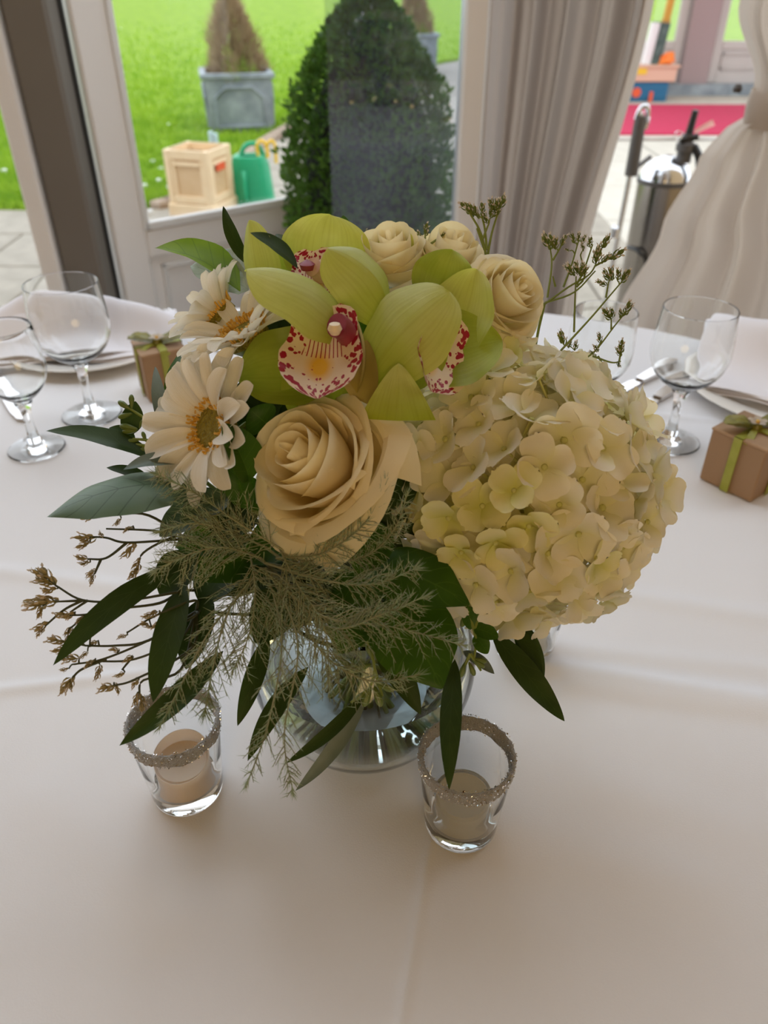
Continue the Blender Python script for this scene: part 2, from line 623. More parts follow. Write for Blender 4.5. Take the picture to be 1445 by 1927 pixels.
M['dusty'] = leafy('dusty_silver_leaf', (.36, .43, .40), (.46, .53, .50), transl=.15, rough=.6, scale=90, vein=.5, vcol=(.2, .26, .23))
M['limo'] = leafy('limonium_bud', (.12, .17, .03), (.21, .25, .06), base=(.08, .13, .025), base_to=.4, transl=.15, rough=.6, scale=200)
M['limop'] = leafy('limonium_petal', (.62, .52, .42), (.74, .66, .54), transl=.3, rough=.6, scale=200)
M['limop2'] = leafy('dry_limonium_bud', (.34, .28, .14), (.48, .40, .23), base=(.16, .17, .05), base_to=.5, transl=.15, rough=.6, scale=200)
M['fern'] = leafy('asparagus_fern_needle', (.29, .39, .22), (.46, .55, .37), transl=.25, rough=.55, scale=25)
M['fernb'] = plain('fern_twig', (.19, .21, .12), .6, (.27, .28, .17), 50)
M['bud'] = plain('seed_bud', (.10, .16, .03), .45, (.15, .21, .05), 60)
M['maroon'] = plain('orchid_column', (.22, .02, .05), .4, (.34, .05, .08), 60)
M['colcap'] = plain('orchid_column_cap', (.80, .66, .45), .4)

# orchid lip: cream with crimson spots towards the edge, thin lines in the throat, yellow keel
m, t, N, L, P, O = nt('orchid_lip')
P.inputs['Roughness'].default_value = .4
tc = N.new('ShaderNodeTexCoord')
sx = N.new('ShaderNodeSeparateXYZ'); L.new(tc.outputs['UV'], sx.inputs[0])
mp = N.new('ShaderNodeMapping'); mp.inputs['Scale'].default_value = (13, 15, 1); L.new(tc.outputs['UV'], mp.inputs['Vector'])
nz = N.new('ShaderNodeTexNoise'); nz.inputs['Scale'].default_value = 1.4; L.new(mp.outputs[0], nz.inputs['Vector'])
vm = N.new('ShaderNodeMix'); vm.data_type = 'RGBA'; vm.blend_type = 'LINEAR_LIGHT'; vm.inputs['Factor'].default_value = .35
L.new(mp.outputs[0], vm.inputs['A']); L.new(nz.outputs['Color'], vm.inputs['B'])
vo = N.new('ShaderNodeTexVoronoi'); vo.inputs['Scale'].default_value = 1.0; L.new(vm.outputs['Result'], vo.inputs['Vector'])
# distance from lip centre (.5,.45) -> spot size
vd = N.new('ShaderNodeVectorMath'); vd.operation = 'DISTANCE'; vd.inputs[1].default_value = (.52, .5, 0)
L.new(tc.outputs['UV'], vd.inputs[0])
th = N.new('ShaderNodeMapRange'); th.inputs['From Min'].default_value = .14; th.inputs['From Max'].default_value = .5
th.inputs['To Min'].default_value = .04; th.inputs['To Max'].default_value = .54
L.new(vd.outputs['Value'], th.inputs['Value'])
lt = N.new('ShaderNodeMath'); lt.operation = 'LESS_THAN'; L.new(vo.outputs['Distance'], lt.inputs[0]); L.new(th.outputs[0], lt.inputs[1])
# throat lines: stripes across s in the upper half
wv = N.new('ShaderNodeMath'); wv.operation = 'PINGPONG'; wv.inputs[1].default_value = .028; L.new(sx.outputs['X'], wv.inputs[0])
l1 = N.new('ShaderNodeMath'); l1.operation = 'LESS_THAN'; l1.inputs[1].default_value = .007; L.new(wv.outputs[0], l1.inputs[0])
up = N.new('ShaderNodeMath'); up.operation = 'LESS_THAN'; up.inputs[1].default_value = .52; L.new(sx.outputs['Y'], up.inputs[0])
up2 = N.new('ShaderNodeMath'); up2.operation = 'GREATER_THAN'; up2.inputs[1].default_value = .22; L.new(sx.outputs['Y'], up2.inputs[0])
l2 = N.new('ShaderNodeMath'); l2.operation = 'MULTIPLY'; L.new(l1.outputs[0], l2.inputs[0]); L.new(up.outputs[0], l2.inputs[1])
l2b = N.new('ShaderNodeMath'); l2b.operation = 'MULTIPLY'; L.new(l2.outputs[0], l2b.inputs[0]); L.new(up2.outputs[0], l2b.inputs[1])
nr = N.new('ShaderNodeMath'); nr.operation = 'LESS_THAN'; nr.inputs[1].default_value = .27; L.new(vd.outputs['Value'], nr.inputs[0])
l3 = N.new('ShaderNodeMath'); l3.operation = 'MULTIPLY'; L.new(l2b.outputs[0], l3.inputs[0]); L.new(nr.outputs[0], l3.inputs[1])
mk = N.new('ShaderNodeMath'); mk.operation = 'MAXIMUM'; L.new(lt.outputs[0], mk.inputs[0]); L.new(l3.outputs[0], mk.inputs[1])
# yellow keel
yl = N.new('ShaderNodeVectorMath'); yl.operation = 'DISTANCE'; yl.inputs[1].default_value = (.55, .62, 0); L.new(tc.outputs['UV'], yl.inputs[0])
yr = N.new('ShaderNodeMapRange'); yr.inputs['From Min'].default_value = .08; yr.inputs['From Max'].default_value = .2
yr.inputs['To Min'].default_value = 1; yr.inputs['To Max'].default_value = 0; L.new(yl.outputs['Value'], yr.inputs['Value'])
c1 = N.new('ShaderNodeMix'); c1.data_type = 'RGBA'; c1.inputs['A'].default_value = c4((.92, .76, .60)); c1.inputs['B'].default_value = c4((.90, .52, .03))
L.new(yr.outputs[0], c1.inputs['Factor'])
c2 = N.new('ShaderNodeMix'); c2.data_type = 'RGBA'; L.new(mk.outputs[0], c2.inputs['Factor']); L.new(c1.outputs['Result'], c2.inputs['A']); c2.inputs['B'].default_value = c4((.40, .008, .035))
L.new(c2.outputs['Result'], P.inputs['Base Color'])
tr = N.new('ShaderNodeBsdfTranslucent'); L.new(c2.outputs['Result'], tr.inputs[0])
ms = N.new('ShaderNodeMixShader'); ms.inputs[0].default_value = .25; L.new(P.outputs[0], ms.inputs[1]); L.new(tr.outputs[0], ms.inputs[2]); L.new(ms.outputs[0], O.inputs['Surface'])
M['lip'] = m

# ------------------------------------------------------------------ room and ground
TZ = .75
WY = 2.0
struct('floor', box(-4, 4.5, -3.2, 2.05, -.05, 0), M['floor'], 'brown carpeted floor beneath the table')
struct('ceiling', box(-4, 4.5, -3.2, 1.02, 2.9, 3.0), M['ceil'])
struct('wall_back', box(-4, 4.5, -3.3, -3.2, 0, 3.0), M['wall'])
struct('wall_left', box(-4.1, -4, -3.2, 2.05, 0, 3.0), M['wall'])
struct('wall_right', box(4.5, 4.6, -3.2, 2.05, 0, 3.0), M['wall'])
struct('trim_1', box(-4, 4.5, 1.96, 2.06, 2.75, 3.0), M['frame'])
# right of the door: white jamb, then a pillar behind the curtain
struct('trim_2', join(box(.172, .225, 1.93, 2.05, 0, 2.75, .006), box(.222, .25, 1.95, 2.03, 0, 2.75, .004)), M['frame'], 'white door jamb beside the gathered curtain')
struct('wall_front', box(1.15, 4.5, 1.98, 2.05, 0, 2.75), M['wall'])
# left: taupe post, the frame of the window next to it
struct('trim_3', join(box(-.822, -.722, 1.965, 2.06, 0, 2.75, .008)), M['post'], 'taupe brown post between window and open door')
w = struct('window_1', join(box(-.872, -.824, 1.95, 2.05, 0, 2.75, .006), box(-2.6, -2.55, 1.95, 2.05, 0, 2.75, .006), box(-2.55, -.872, 1.96, 2.04, 0, .09)), M['frame'],
           'pale window frame beside the taupe post')
part('pane', box(-2.55, -.872, 1.995, 2.0, .09, 2.75), M['pane'], w, False)

# the door leaf, open outwards
HP = V((-.715, 2.06, 0))
leaf_dir = V((.785, .62, 0)).normalized()
leaf_n = V((-leaf_dir.y, leaf_dir.x, 0))
LM = Matrix.Translation(HP) @ Matrix((leaf_dir, leaf_n, V((0, 0, 1)))).transposed().to_4x4()
LW, GB = .86, .655
dr = part('door_1', xf(join(box(0, .088, -.025, .025, .02, 2.6, .006), box(LW - .085, LW, -.025, .025, .02, 2.6, .006),
                            box(.088, LW - .085, -.025, .025, GB - .085, GB - .012, .004), box(.088, LW - .085, -.025, .025, .02, .14, .004), box(.088, LW - .085, -.025, .025, 2.5, 2.6)), LM), M['frame'], None, False)
tag(dr, 'white glazed door standing open towards the lawn', None, None, 'structure')
part('glazing_bead', xf(join(box(.088, LW - .085, -.03, -.012, GB - .012, GB + .008, .003), box(.083, .1, -.03, -.012, GB - .012, 2.5, .003)), LM), M['white'], dr, False)
part('pane', xf(box(.09, LW - .086, -.004, .004, GB - .01, 2.5), LM), M['pane'], dr, False)
part('panel', xf(box(.088, LW - .085, -.012, .012, .13, GB - .08), LM), M['frame'], dr, False)
part('panel_moulding', xf(join(box(.12, .132, -.02, -.01, .16, GB - .11, .002), box(LW - .13, LW - .118, -.02, -.01, .16, GB - .11, .002), box(.12, LW - .118, -.02, -.01, GB - .122, GB - .11, .002)), LM), M['white'], dr, False)
part('seal', box(-.722, -.717, 2.035, 2.055, 0, 2.75), M['gap'], dr, False)
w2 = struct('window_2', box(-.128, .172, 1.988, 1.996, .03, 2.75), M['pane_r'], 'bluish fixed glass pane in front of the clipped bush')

# ground outside
def poly_fill(pts, z):
    return [(p[0], p[1], z) for p in pts], [tuple(range(len(pts)))]

EDGE = smoothline([(-9, 5.1, 0), (-3.5, 5.02, 0), (-2.3, 4.96, 0), (-1.62, 4.92, 0), (-1.33, 5.3, 0), (-1.2, 6.3, 0), (-1.0, 7.7, 0), (-.6, 9.6, 0), (.2, 12.6, 0), (1.2, 15.2, 0), (3, 16.5, 0), (14, 17, 0)], 8)
struct('ground', box(-30, 30, 2.0, 70, -.12, -.03), M['joint'])
lw = [(p.x, p.y) for p in EDGE] + [(40, 17), (40, 75), (-40, 75), (-40, 5.1)]
struct('lawn', extrude(lw, -.03, .012), M['lawn'], 'short bright green lawn beyond the paving')
# slabs of the terrace (one object each)
terr = struct('pavement', box(-4, 4.6, 2.05, 12, -.04, -.012), M['joint'], 'pale stone terrace in front of the lawn')
slabm = []
for k in range(4):
    sw = (.57, .57, .87, .57)[k]; sl = .57
    slabm.append(mesh('slab', *box(0, sw, 0, sl, -.02, .004, .006), (M['slab'], M['slab2'])[k % 2], smooth=False))
rs = random.Random(3)
for j in range(14):
    x = -4.2 + rs.random() * .4
    y = 2.1 + j * .585
    while x < 1.3:
        k = rs.randrange(4)
        wdt = (.57, .57, .87, .57)[k] + .013
        lim = 4.9 if x < -1.6 else 12
        if y < lim - .05 and (x > -3 or y < 5) and not (x < -1.5 and y > 4.6 and x + wdt < -1.6 and y > 4.95):
            if not (x + wdt < -1.3 and y > 4.9):
                link('slab', slabm[k], terr, (x, y, rs.uniform(-.001, .001)))
        x += wdt
    
# bright paving to the side, and the far entrance
pv2 = struct('pavement_side', box(1.3, 9, 2.05, 7.3, -.04, -.012), M['joint'], 'bright cream paving leading to the far entrance')
sm2 = mesh('slab', *box(0, .88, 0, .88, -.02, .004, .005), M['cream'], smooth=False)
for i in range(5):
    for j in range(6):
        link('slab', sm2, pv2, (1.31 + i * .9, 2.1 + j * .89 - .2 + .15, 0))
struct('floor_hall', box(1.2, 9, 7.4, 10.6, -.05, .006), M['cream'], 'cream hall floor around the pink carpet')
struct('trim_4', box(1.2, 9, 7.36, 7.42, -.05, .014), M['steel'], 'thin grey metal threshold strip across the floor')
struct('trim_5', box(1.2, 9, 10.35, 10.6, 0, .13), M['lead'], 'grey step below the far glazed doors')
struct('roof_hall', box(1.5, 9, 7.6, 10.8, 2.75, 2.9), M['ceil'])
cp = part('carpet', box(1.4, 8, 7.62, 9.5, .004, .022, .006), M['pink'], None, False)
tag(cp, 'bright pink carpet runner lying across the cream hall floor', 'carpet')


def far_door(n, x0, x1, label):
    y0, y1 = 10.45, 10.51
    g = .56
    d = struct('door_%d' % n, join(box(x0, x0 + .1, y0, y1, .13, 2.6, .01), box(x1 - .1, x1, y0, y1, .13, 2.6, .01), box(x0 + .1, x1 - .1, y0, y1, .13, .24), box(x0 + .1, x1 - .1, y0, y1, g - .09, g, .01),
                                  box(x0, x1, y0, y1, 2.6, 2.75)), M['far_frame'], label)
    part('panel', box(x0 + .1, x1 - .1, y0 + .02, y1 - .02, .24, g - .09), M['far_frame'], d, False)
    part('panel_moulding', join(box(x0 + .13, x0 + .15, y0 - .004, y0 + .03, .27, g - .12), box(x1 - .15, x1 - .13, y0 - .004, y0 + .03, .27, g - .12), box(x0 + .13, x1 - .13, y0 - .004, y0 + .03, .27, .29), box(x0 + .13, x1 - .13, y0 - .004, y0 + .03, g - .14, g - .12)), M['far_frame'], d, False)
    part('pane', box(x0 + .1, x1 - .1, y0 + .025, y0 + .03, g, 2.6), M['pane'], d, False)


far_door(2, 2.3, 3.48, 'far glazed door behind the stacked crates')
far_door(3, 3.84, 5.2, 'far glazed door half hidden by the tied curtain')
struct('trim_6', box(3.5, 3.82, 10.38, 10.55, .1, 2.75), plain('mauve_post', (.36, .27, .26), .6), 'mauve post between the two far glazed doors')

# stones edging the lawn
eb = mesh('edging_stone', *box(-.09, .09, -.05, .05, -.03, .045, .012), M['brick'], smooth=False)
er = tag(struct('kerb', tube([(p.x + .05, p.y, -.02) for p in EDGE[24:50]], .02, n=5), M['joint']), 'curved stone edging along the lawn')
acc = 0
prev = None
for p in EDGE[28:52]:
    if prev is not None:
        d = p - prev
        n = max(1, int(d.length / .2))
        for q in range(n):
            c = prev + d * ((q + .5) / n)
            link('edging_stone', eb, er, c + V((.05, 0, 0)), Quaternion((0, 0, 1), math.atan2(d.y, d.x)))
    prev = p

# grass blades near enough to read
gv, gf, guv = [], [], []
rs = random.Random(11)


def in_lawn(x, y):
    best = 5.0
    for a, b in zip(EDGE, EDGE[1:]):
        if a.y <= y <= b.y and a.y != b.y:
            xe = a.x + (b.x - a.x) * (y - a.y) / (b.y - a.y)
            return x < xe - .02
    return y > 5.05


n = 0
while n < 30000:
    y = 4.95 - 4.2 * math.log(1 - rs.random() * .995)
    x = rs.uniform(-.62 * y - .2, .14 * y - .8)
    if not in_lawn(x, y): continue
    n += 1
    a = rs.uniform(0, 2 * PI)
    h = rs.uniform(.025, .06) * (1 + .03 * y)
    wv_ = .004 + .0008 * y
    lx, ly = rs.uniform(-.03, .03), rs.uniform(-.03, .03)
    b = len(gv)
    gv += [V((x - wv_ * math.cos(a), y - wv_ * math.sin(a), .01)), V((x + wv_ * math.cos(a), y + wv_ * math.sin(a), .01)), V((x + lx, y + ly, .01 + h))]
    gf.append((b, b + 1, b + 2))
    guv += [(0, 0), (1, 0), (.5, 1)]
tag(part('grass', (gv, gf, guv), M['grassb'], None), 'short grass blades standing up from the lawn', 'grass', None, 'stuff')
# white clover heads and daisies in the lawn
cl = mesh('daisy', *lathe([(0, .035), (.018, .03), (.022, .02), (.012, .008), (0, 0)], 8), M['white'])
for k, (u, v) in enumerate(((8, 188), (10, 328), (319, 239), (289, 310), (303, 322), (262, 352), (272, 357), (227, 55), (318, 357), (300, 345), (284, 402), (330, 300))):
    p = on_z(u, v, .012)
    o = link('daisy', cl, None, p, sc=rs.uniform(.7, 1.2))
    tag(o, 'tiny white daisy head growing in the green lawn', 'flower', 'daisies in the lawn')

# ------------------------------------------------------------------ things outside
def rot_at(p, deg):
    return Matrix.Translation(V(p)) @ Matrix.Rotation(math.radians(deg), 4, 'Z')


def rpart(name, m, mat, parent, Mx, smooth=False):
    return part(name, xf(m, Mx), mat, parent, smooth)


def spiky(cx, cy, z0, h, r, n, ln, seed, wd=.006, tri=True):
    q = random.Random(seed)
    vs, fs, uv = [], [], []
    for i in range(n):
        t = q.random() ** 1.3
        a = q.uniform(0, 2 * PI)
        lump = 1 + .22 * math.sin(3 * a + 5 * t) + .12 * math.sin(7 * a - 9 * t)
        rr = r * lump * (1 - t ** 1.6) ** .7 * math.sqrt(q.uniform(.45, 1))
        c = V((cx + rr * math.cos(a), cy + rr * math.sin(a), z0 + h * t))
        d = V((math.cos(a) * .5, math.sin(a) * .5, 1.0)) + V((q.uniform(-.4, .4), q.uniform(-.4, .4), q.uniform(-.3, .3)))
        d.normalize()
        s = d.cross(V((q.uniform(-1, 1), q.uniform(-1, 1), q.uniform(-1, 1)))).normalized() * wd
        l = ln * q.uniform(.5, 1.2)
        b = len(vs)
        vs += [c - s, c + s, c + d * l]
        fs.append((b, b + 1, b + 2))
        uv += [(0, 0), (1, 0), (.5, 1)]
    return vs, fs, uv


def planter(px, py, deg, label, plabel, sz, hgt, ph):
    Mx = rot_at((px, py, 0), deg)
    t = thing('lead_planter', label, 'planter', (px, py, 0), 'square lead planters on the lawn')
    s = sz / 2
    lo_ = s * .9
    # tapered body
    vs = [(-lo_, -lo_, .0), (lo_, -lo_, 0), (lo_, lo_, 0), (-lo_, lo_, 0), (-s, -s, hgt), (s, -s, hgt), (s, s, hgt), (-s, s, hgt),
          (-s + .03, -s + .03, hgt), (s - .03, -s + .03, hgt), (s - .03, s - .03, hgt), (-s + .03, s - .03, hgt),
          (-s + .03, -s + .03, hgt - .05), (s - .03, -s + .03, hgt - .05), (s - .03, s - .03, hgt - .05), (-s + .03, s - .03, hgt - .05)]
    fs = [(0, 1, 5, 4), (1, 2, 6, 5), (2, 3, 7, 6), (3, 0, 4, 7), (4, 5, 9, 8), (5, 6, 10, 9), (6, 7, 11, 10), (7, 4, 8, 11), (8, 9, 13, 12), (9, 10, 14, 13), (10, 11, 15, 14), (11, 8, 12, 15), (0, 3, 2, 1)]
    rpart('body', (vs, fs), M['lead'], t, Mx)
    e = s + .025
    rpart('rim', join(box(-e, e, -e, -e + .06, hgt - .03, hgt + .015, .008), box(-e, e, e - .06, e, hgt - .03, hgt + .015, .008), box(-e, -e + .06, -e + .06, e - .06, hgt - .03, hgt + .015, .008), box(e - .06, e, -e + .06, e - .06, hgt - .03, hgt + .015, .008)), M['lead'], t, Mx)
    rpart('soil', box(-s + .03, s - .03, -s + .03, s - .03, hgt - .06, hgt - .045), M['soil'], t, Mx)
    for k in range(4):
        R = Mx @ Matrix.Rotation(PI / 2 * k, 4, 'Z')
        y = -s * .955 - .012
        w_ = s * .72
        ring = [(-w_, .06), (w_, .06), (w_, hgt * .62), (w_ * .55, hgt * .8), (-w_ * .55, hgt * .8), (-w_, hgt * .62)]
        rpart('panel_moulding', tube([(a, y - (b - hgt / 2) * .06, b) for a, b in ring + ring[:1]], .014, n=6, caps=False), M['lead'], t, R, True)
    c = thing('dry_conifer', plabel, 'shrub', (px, py, hgt - .05), 'dry conifers in the lead planters')
    tag(part('foliage', spiky(px, py, hgt - .06, ph, s * .80, 5200, .11, int(px * 10), .0045), M['twig'], c), kind='stuff')
    part('trunk', tube([(px, py, hgt - .06), (px, py, hgt + ph * .7)], .02, .008), M['bstem'], c)
    tag(part('green_shoots', spiky(px + .06, py - s * .55, hgt - .05, .13, .14, 260, .1, 5, .005), M['twigg'], c), kind='stuff')


planter(-1.35, 8.02, 12, 'square grey lead planter standing behind the cream wooden box', 'brown dry conifer in the planter behind the cream box', .60, .47, .62)
planter(.44, 13.4, 8, 'square grey lead planter partly hidden behind the clipped bush', 'dry conifer in the planter behind the clipped bush', .62, .47, .62)

# clipped bush
bx_, by_ = -.04, 2.32
bush = thing('clipped_bush', 'dark green clipped egg shaped bush behind the glass pane', 'bush', (bx_, by_, .0))
q = random.Random(5)
bv, bf, buv = [], [], []
core_v = []


BT = [(.25, .10), (.33, .16), (.45, .215), (.63, .236), (.776, .238), (.907, .212), (1.03, .148), (1.10, .095), (1.15, .045), (1.19, .0)]


def bush_r(t):
    z = .33 + .86 * t
    for (z0, a0), (z1, a1) in zip(BT, BT[1:]):
        if z0 <= z <= z1: return a0 + (a1 - a0) * (z - z0) / (z1 - z0)
    return 0.


for i in range(17000):
    t = q.random()
    a = q.uniform(0, 2 * PI)
    nd = V((math.cos(a) * 3, math.sin(a) * 3, t * 9))
    lump = 1 + .10 * noise.noise(nd * 1.3) + .10 * noise.noise(nd * 3.1 + V((5, 2, 1)))
    rr = bush_r(t) * lump * (1 - .25 * q.random() ** 1.6)
    c = V((bx_ + rr * math.cos(a), by_ + .9 * rr * math.sin(a), 0.33 + .86 * t))
    out = V((math.cos(a), math.sin(a), .5 + t)).normalized()
    d = (out + V((q.uniform(-.9, .9), q.uniform(-.9, .9), q.uniform(-.5, .9)))).normalized()
    s = d.cross(V((q.uniform(-1, 1), q.uniform(-1, 1), q.uniform(-1, 1)))).normalized()
    l, wdt = q.uniform(.011, .023), q.uniform(.0045, .008)
    if q.random() < .05: l *= 1.6
    b = len(bv)
    bv += [c, c + d * l * .5 + s * wdt, c + d * l, c + d * l * .5 - s * wdt]
    bf.append((b, b + 1, b + 2, b + 3))
    buv += [(.5, 0), (1, .5), (.5, 1), (0, .5)]
tag(part('foliage', (bv, bf, buv), M['bush'], bush), kind='stuff')
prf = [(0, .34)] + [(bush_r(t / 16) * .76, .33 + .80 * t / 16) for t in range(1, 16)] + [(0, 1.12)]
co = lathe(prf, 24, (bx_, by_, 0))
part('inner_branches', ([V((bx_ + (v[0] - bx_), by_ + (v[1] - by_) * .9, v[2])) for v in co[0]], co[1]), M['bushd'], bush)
part('trunk', tube([(bx_, by_, .2), (bx_, by_, .7)], .02, .015), M['bstem'], bush)
pt = thing('plant_pot', 'dark round pot holding the clipped bush', 'pot', (bx_, by_, 0))
part('body', lathe([(0, .01), (.12, .01), (.14, .05), (.16, .33), (.15, .33), (.14, .3), (0, .3)], 32, (bx_, by_, 0)), M['grey'], pt)
part('rim', lathe([(.158, .31), (.172, .31), (.172, .345), (.152, .345), (.15, .31)], 32, (bx_, by_, 0)), M['grey'], pt)

# cream wooden box with recessed panels
p = on_z(376, 412, 0)
cx, cy = p.x, p.y + .16
Mx = rot_at((cx, cy, 0), -17)
bxo = thing('cream_garden_box', 'cream wooden box with recessed panels standing beside the green watering can', 'box', (cx, cy, 0))
S, Hb = .125, .37
posts = []
for sx_ in (-1, 1):
    for sy_ in (-1, 1):
        rpart('corner_post', box(sx_ * S - .02, sx_ * S + .02, sy_ * S - .02, sy_ * S + .02, .05, Hb, .004), M['beige'], bxo, Mx)
for k in range(4):
    R = Mx @ Matrix.Rotation(PI / 2 * k, 4, 'Z')
    pn = rpart('side_panel', box(-S + .02, S - .02, -S - .004, -S + .008, .05, Hb), M['beiged'], bxo, R)
    rpart('rail', box(-S + .02, S - .02, -S - .018, -S + .01, Hb - .05, Hb, .003), M['beige'], pn, R)
    rpart('rail', box(-S + .02, S - .02, -S - .018, -S + .01, .08, .12, .003), M['beige'], pn, R)
    rpart('moulding', join(box(-S + .02, -S + .045, -S - .014, -S, .12, Hb - .05, .003), box(S - .045, S - .02, -S - .014, -S, .12, Hb - .05, .003), box(-S + .04, S - .04, -S - .02, -S, Hb - .085, Hb - .062, .003)), M['beige'], pn, R)
rpart('plinth', box(-S - .03, S + .03, -S - .03, S + .03, 0, .075, .006), M['beige'], bxo, Mx)
rpart('inner_tray', box(-S + .02, S - .02, -S + .02, S - .02, Hb - .06, Hb - .045), M['beiged'], bxo, Mx)
rpart('red_tag', box(S + .012, S + .022, -.05, .05, .25, .29), M['red'], bxo, Mx)
# blunt pale rods standing behind the box
for k, (u, v, mt) in enumerate(((396, 250, 'pale_blue'), (405, 254, 'pale_blue'), (391, 272, 'white'), (415, 273, 'white'))):
    b_ = on_y(u + 4, 300, cy + .20)
    t_ = on_y(u, v, cy + .20)
    b_.z = 0
    rd = thing('garden_peg', ('tall pale blue peg behind the cream box', 'second pale blue peg behind the cream box, nearer the can', 'short white peg behind the cream box', 'short white peg between the cream box and the can')[k], 'peg', b_, 'pegs behind the cream box')
    part('shaft', tube([b_, t_], .014, n=8), M[mt], rd)
    part('cap', lathe([(0, .012), (.013, .008), (.016, -.004), (.012, -.02), (0, -.02)], 10, t_), M[mt], rd)

# green watering can
p = on_z(474, 392, 0)
cx, cy = p.x, p.y + .09
wc = thing('watering_can', 'green plastic watering can with yellow handle loops on the paving', 'watering can', (cx, cy, 0))
vs, fs = [], []
rows = [(.135, .095, 0), (.137, .097, .02), (.115, .085, .24), (.10, .075, .285), (.09, .065, .292), (.055, .05, .28)]
for a, b, z in rows:
    for i in range(28):
        th_ = 2 * PI * i / 28
        ca, sa = math.cos(th_), math.sin(th_)
        e = .6
        vs.append((cx + a * math.copysign(abs(ca) ** e, ca), cy + b * math.copysign(abs(sa) ** e, sa), z))
for r in range(len(rows) - 1):
    for i in range(28):
        j = (i + 1) % 28
        fs.append((r * 28 + i, r * 28 + j, r * 28 + 28 + j, r * 28 + 28 + i))
fs.append(tuple(range(28))[::-1])
part('body', (vs, fs), M['green'], wc)
part('side_rib', tube(smoothline([(cx - .03, cy - .1, .03), (cx - .03, cy - .125, .08), (cx - .03, cy - .115, .17), (cx - .03, cy - .085, .21)]), .017, n=8), M['green'], wc)
part('spout', tube([(cx + .06, cy + .03, .06), (cx + .05, cy + .1, .2), (cx + .03, cy + .14, .33)], .025, .016, n=10), M['green'], wc)
part('handle', tube(smoothline([(cx - .06, cy, .27), (cx - .02, cy, .34), (cx + .05, cy, .35), (cx + .10, cy, .27)]), .014, n=8), M['green'], wc)
for k in (0, 1):
    part('handle_loop', tube(smoothline([(cx + .06 + .06 * k, cy - .03, .29), (cx + .055 + .06 * k, cy - .03, .345), (cx + .085 + .06 * k, cy - .03, .375), (cx + .115 + .05 * k, cy - .03, .345), (cx + .115 + .05 * k, cy - .03, .28 - .03 * k)]), .010, n=8), M['yellow'], wc)

# ------------------------------------------------------------------ far crates and roll
cy = 9.85
def upx(u, v, y): return on_y(u, v, y)
x0, x1 = upx(1188, 180, cy).x - .25, upx(1255, 180, cy).x
bc = thing('blue_crate', 'dark blue crate standing on the far cream floor by the pink carpet', 'crate', ((x0 + x1) / 2, cy, 0))
zc = upx(1220, 155, cy).z
part('body', box(x0, x1, cy, cy + .4, .006, zc, .012), M['blue'], bc, False)
part('side_board', box(x0 + .02, x1 - .03, cy - .012, cy + .01, .05, zc - .09, .004), M['blue'], bc, False)
sp_ = upx(1197, 174, cy)
part('red_sticker', tube([V((sp_.x, cy - .0165, sp_.z)), V((sp_.x, cy - .0125, sp_.z))], .05, n=18), M['red'], bc)
part('latch', box(upx(1226, 168, cy).x - .02, upx(1226, 168, cy).x + .02, cy - .03, cy, zc - .2, zc - .09, .005), M['red'], bc, False)
z2 = upx(1220, 122, cy).z
pb = thing('peach_crate', 'translucent peach box stacked on top of the dark blue crate', 'crate', ((x0 + x1) / 2, cy, zc))
part('body', box(x0 - .02, x1 + .06, cy - .02, cy + .42, zc + .003, z2 - .02, .014), M['peach'], pb, False)
part('rim', box(x0 - .04, x1 + .08, cy - .04, cy + .44, z2 - .03, z2, .008), M['peach'], pb, False)
part('yellow_label', box(x0 - .0, upx(1205, 138, cy).x + .06, cy - .03, cy - .018, zc + .08, zc + .15), M['yellow'], pb, False)
rl = thing('rolled_mat', 'dark green and white rolled mat standing in the peach box', 'roll', (x0 + .3, cy + .2, z2))
a_, b_ = upx(1225, 120, cy + .15), upx(1245, 42, cy + .15)
a_.z = max(a_.z, z2 + .002)
part('roll', tube([a_, b_], .10, n=18), M['dkgreen'], rl)
off = V((-.085, -.07, 0))
part('white_edge', tube([a_ + off, b_ + off], .055, n=10), M['white'], rl)
ob = thing('orange_bag', 'bright orange bag hanging over the corner of the peach box', 'bag', upx(1262, 125, cy))
c0, c1_ = upx(1250, 121, cy + .1), upx(1268, 98, cy + .1)
part('flap', blade(c0 - V((.02, 0, .02)), c1_, .13, BK, OVATE, .5, .25, nu=6, nv=8), M['orange'], ob)
part('fold', blade(c0 + V((-.12, .0, .0)), c0 + V((.12, 0, .03)), .10, BK, OVATE, .6, .2, nu=6, nv=8), M['orange'], ob)
ys = thing('yellow_pole', 'yellow ochre pole standing upright behind the rolled mat', 'pole', upx(1258, 60, cy + .25))
a_, b_ = upx(1252, 44, cy + .3), upx(1272, -40, cy + .3)
part('shaft', tube([a_ - (b_ - a_) * .9, b_], .042, n=10), plain('ochre_pole', (.62, .30, .03), .5), ys)
part('collar', tube([a_, a_ + (b_ - a_) * .08], .052, n=10), plain('ochre_collar', (.5, .24, .03), .5), ys)

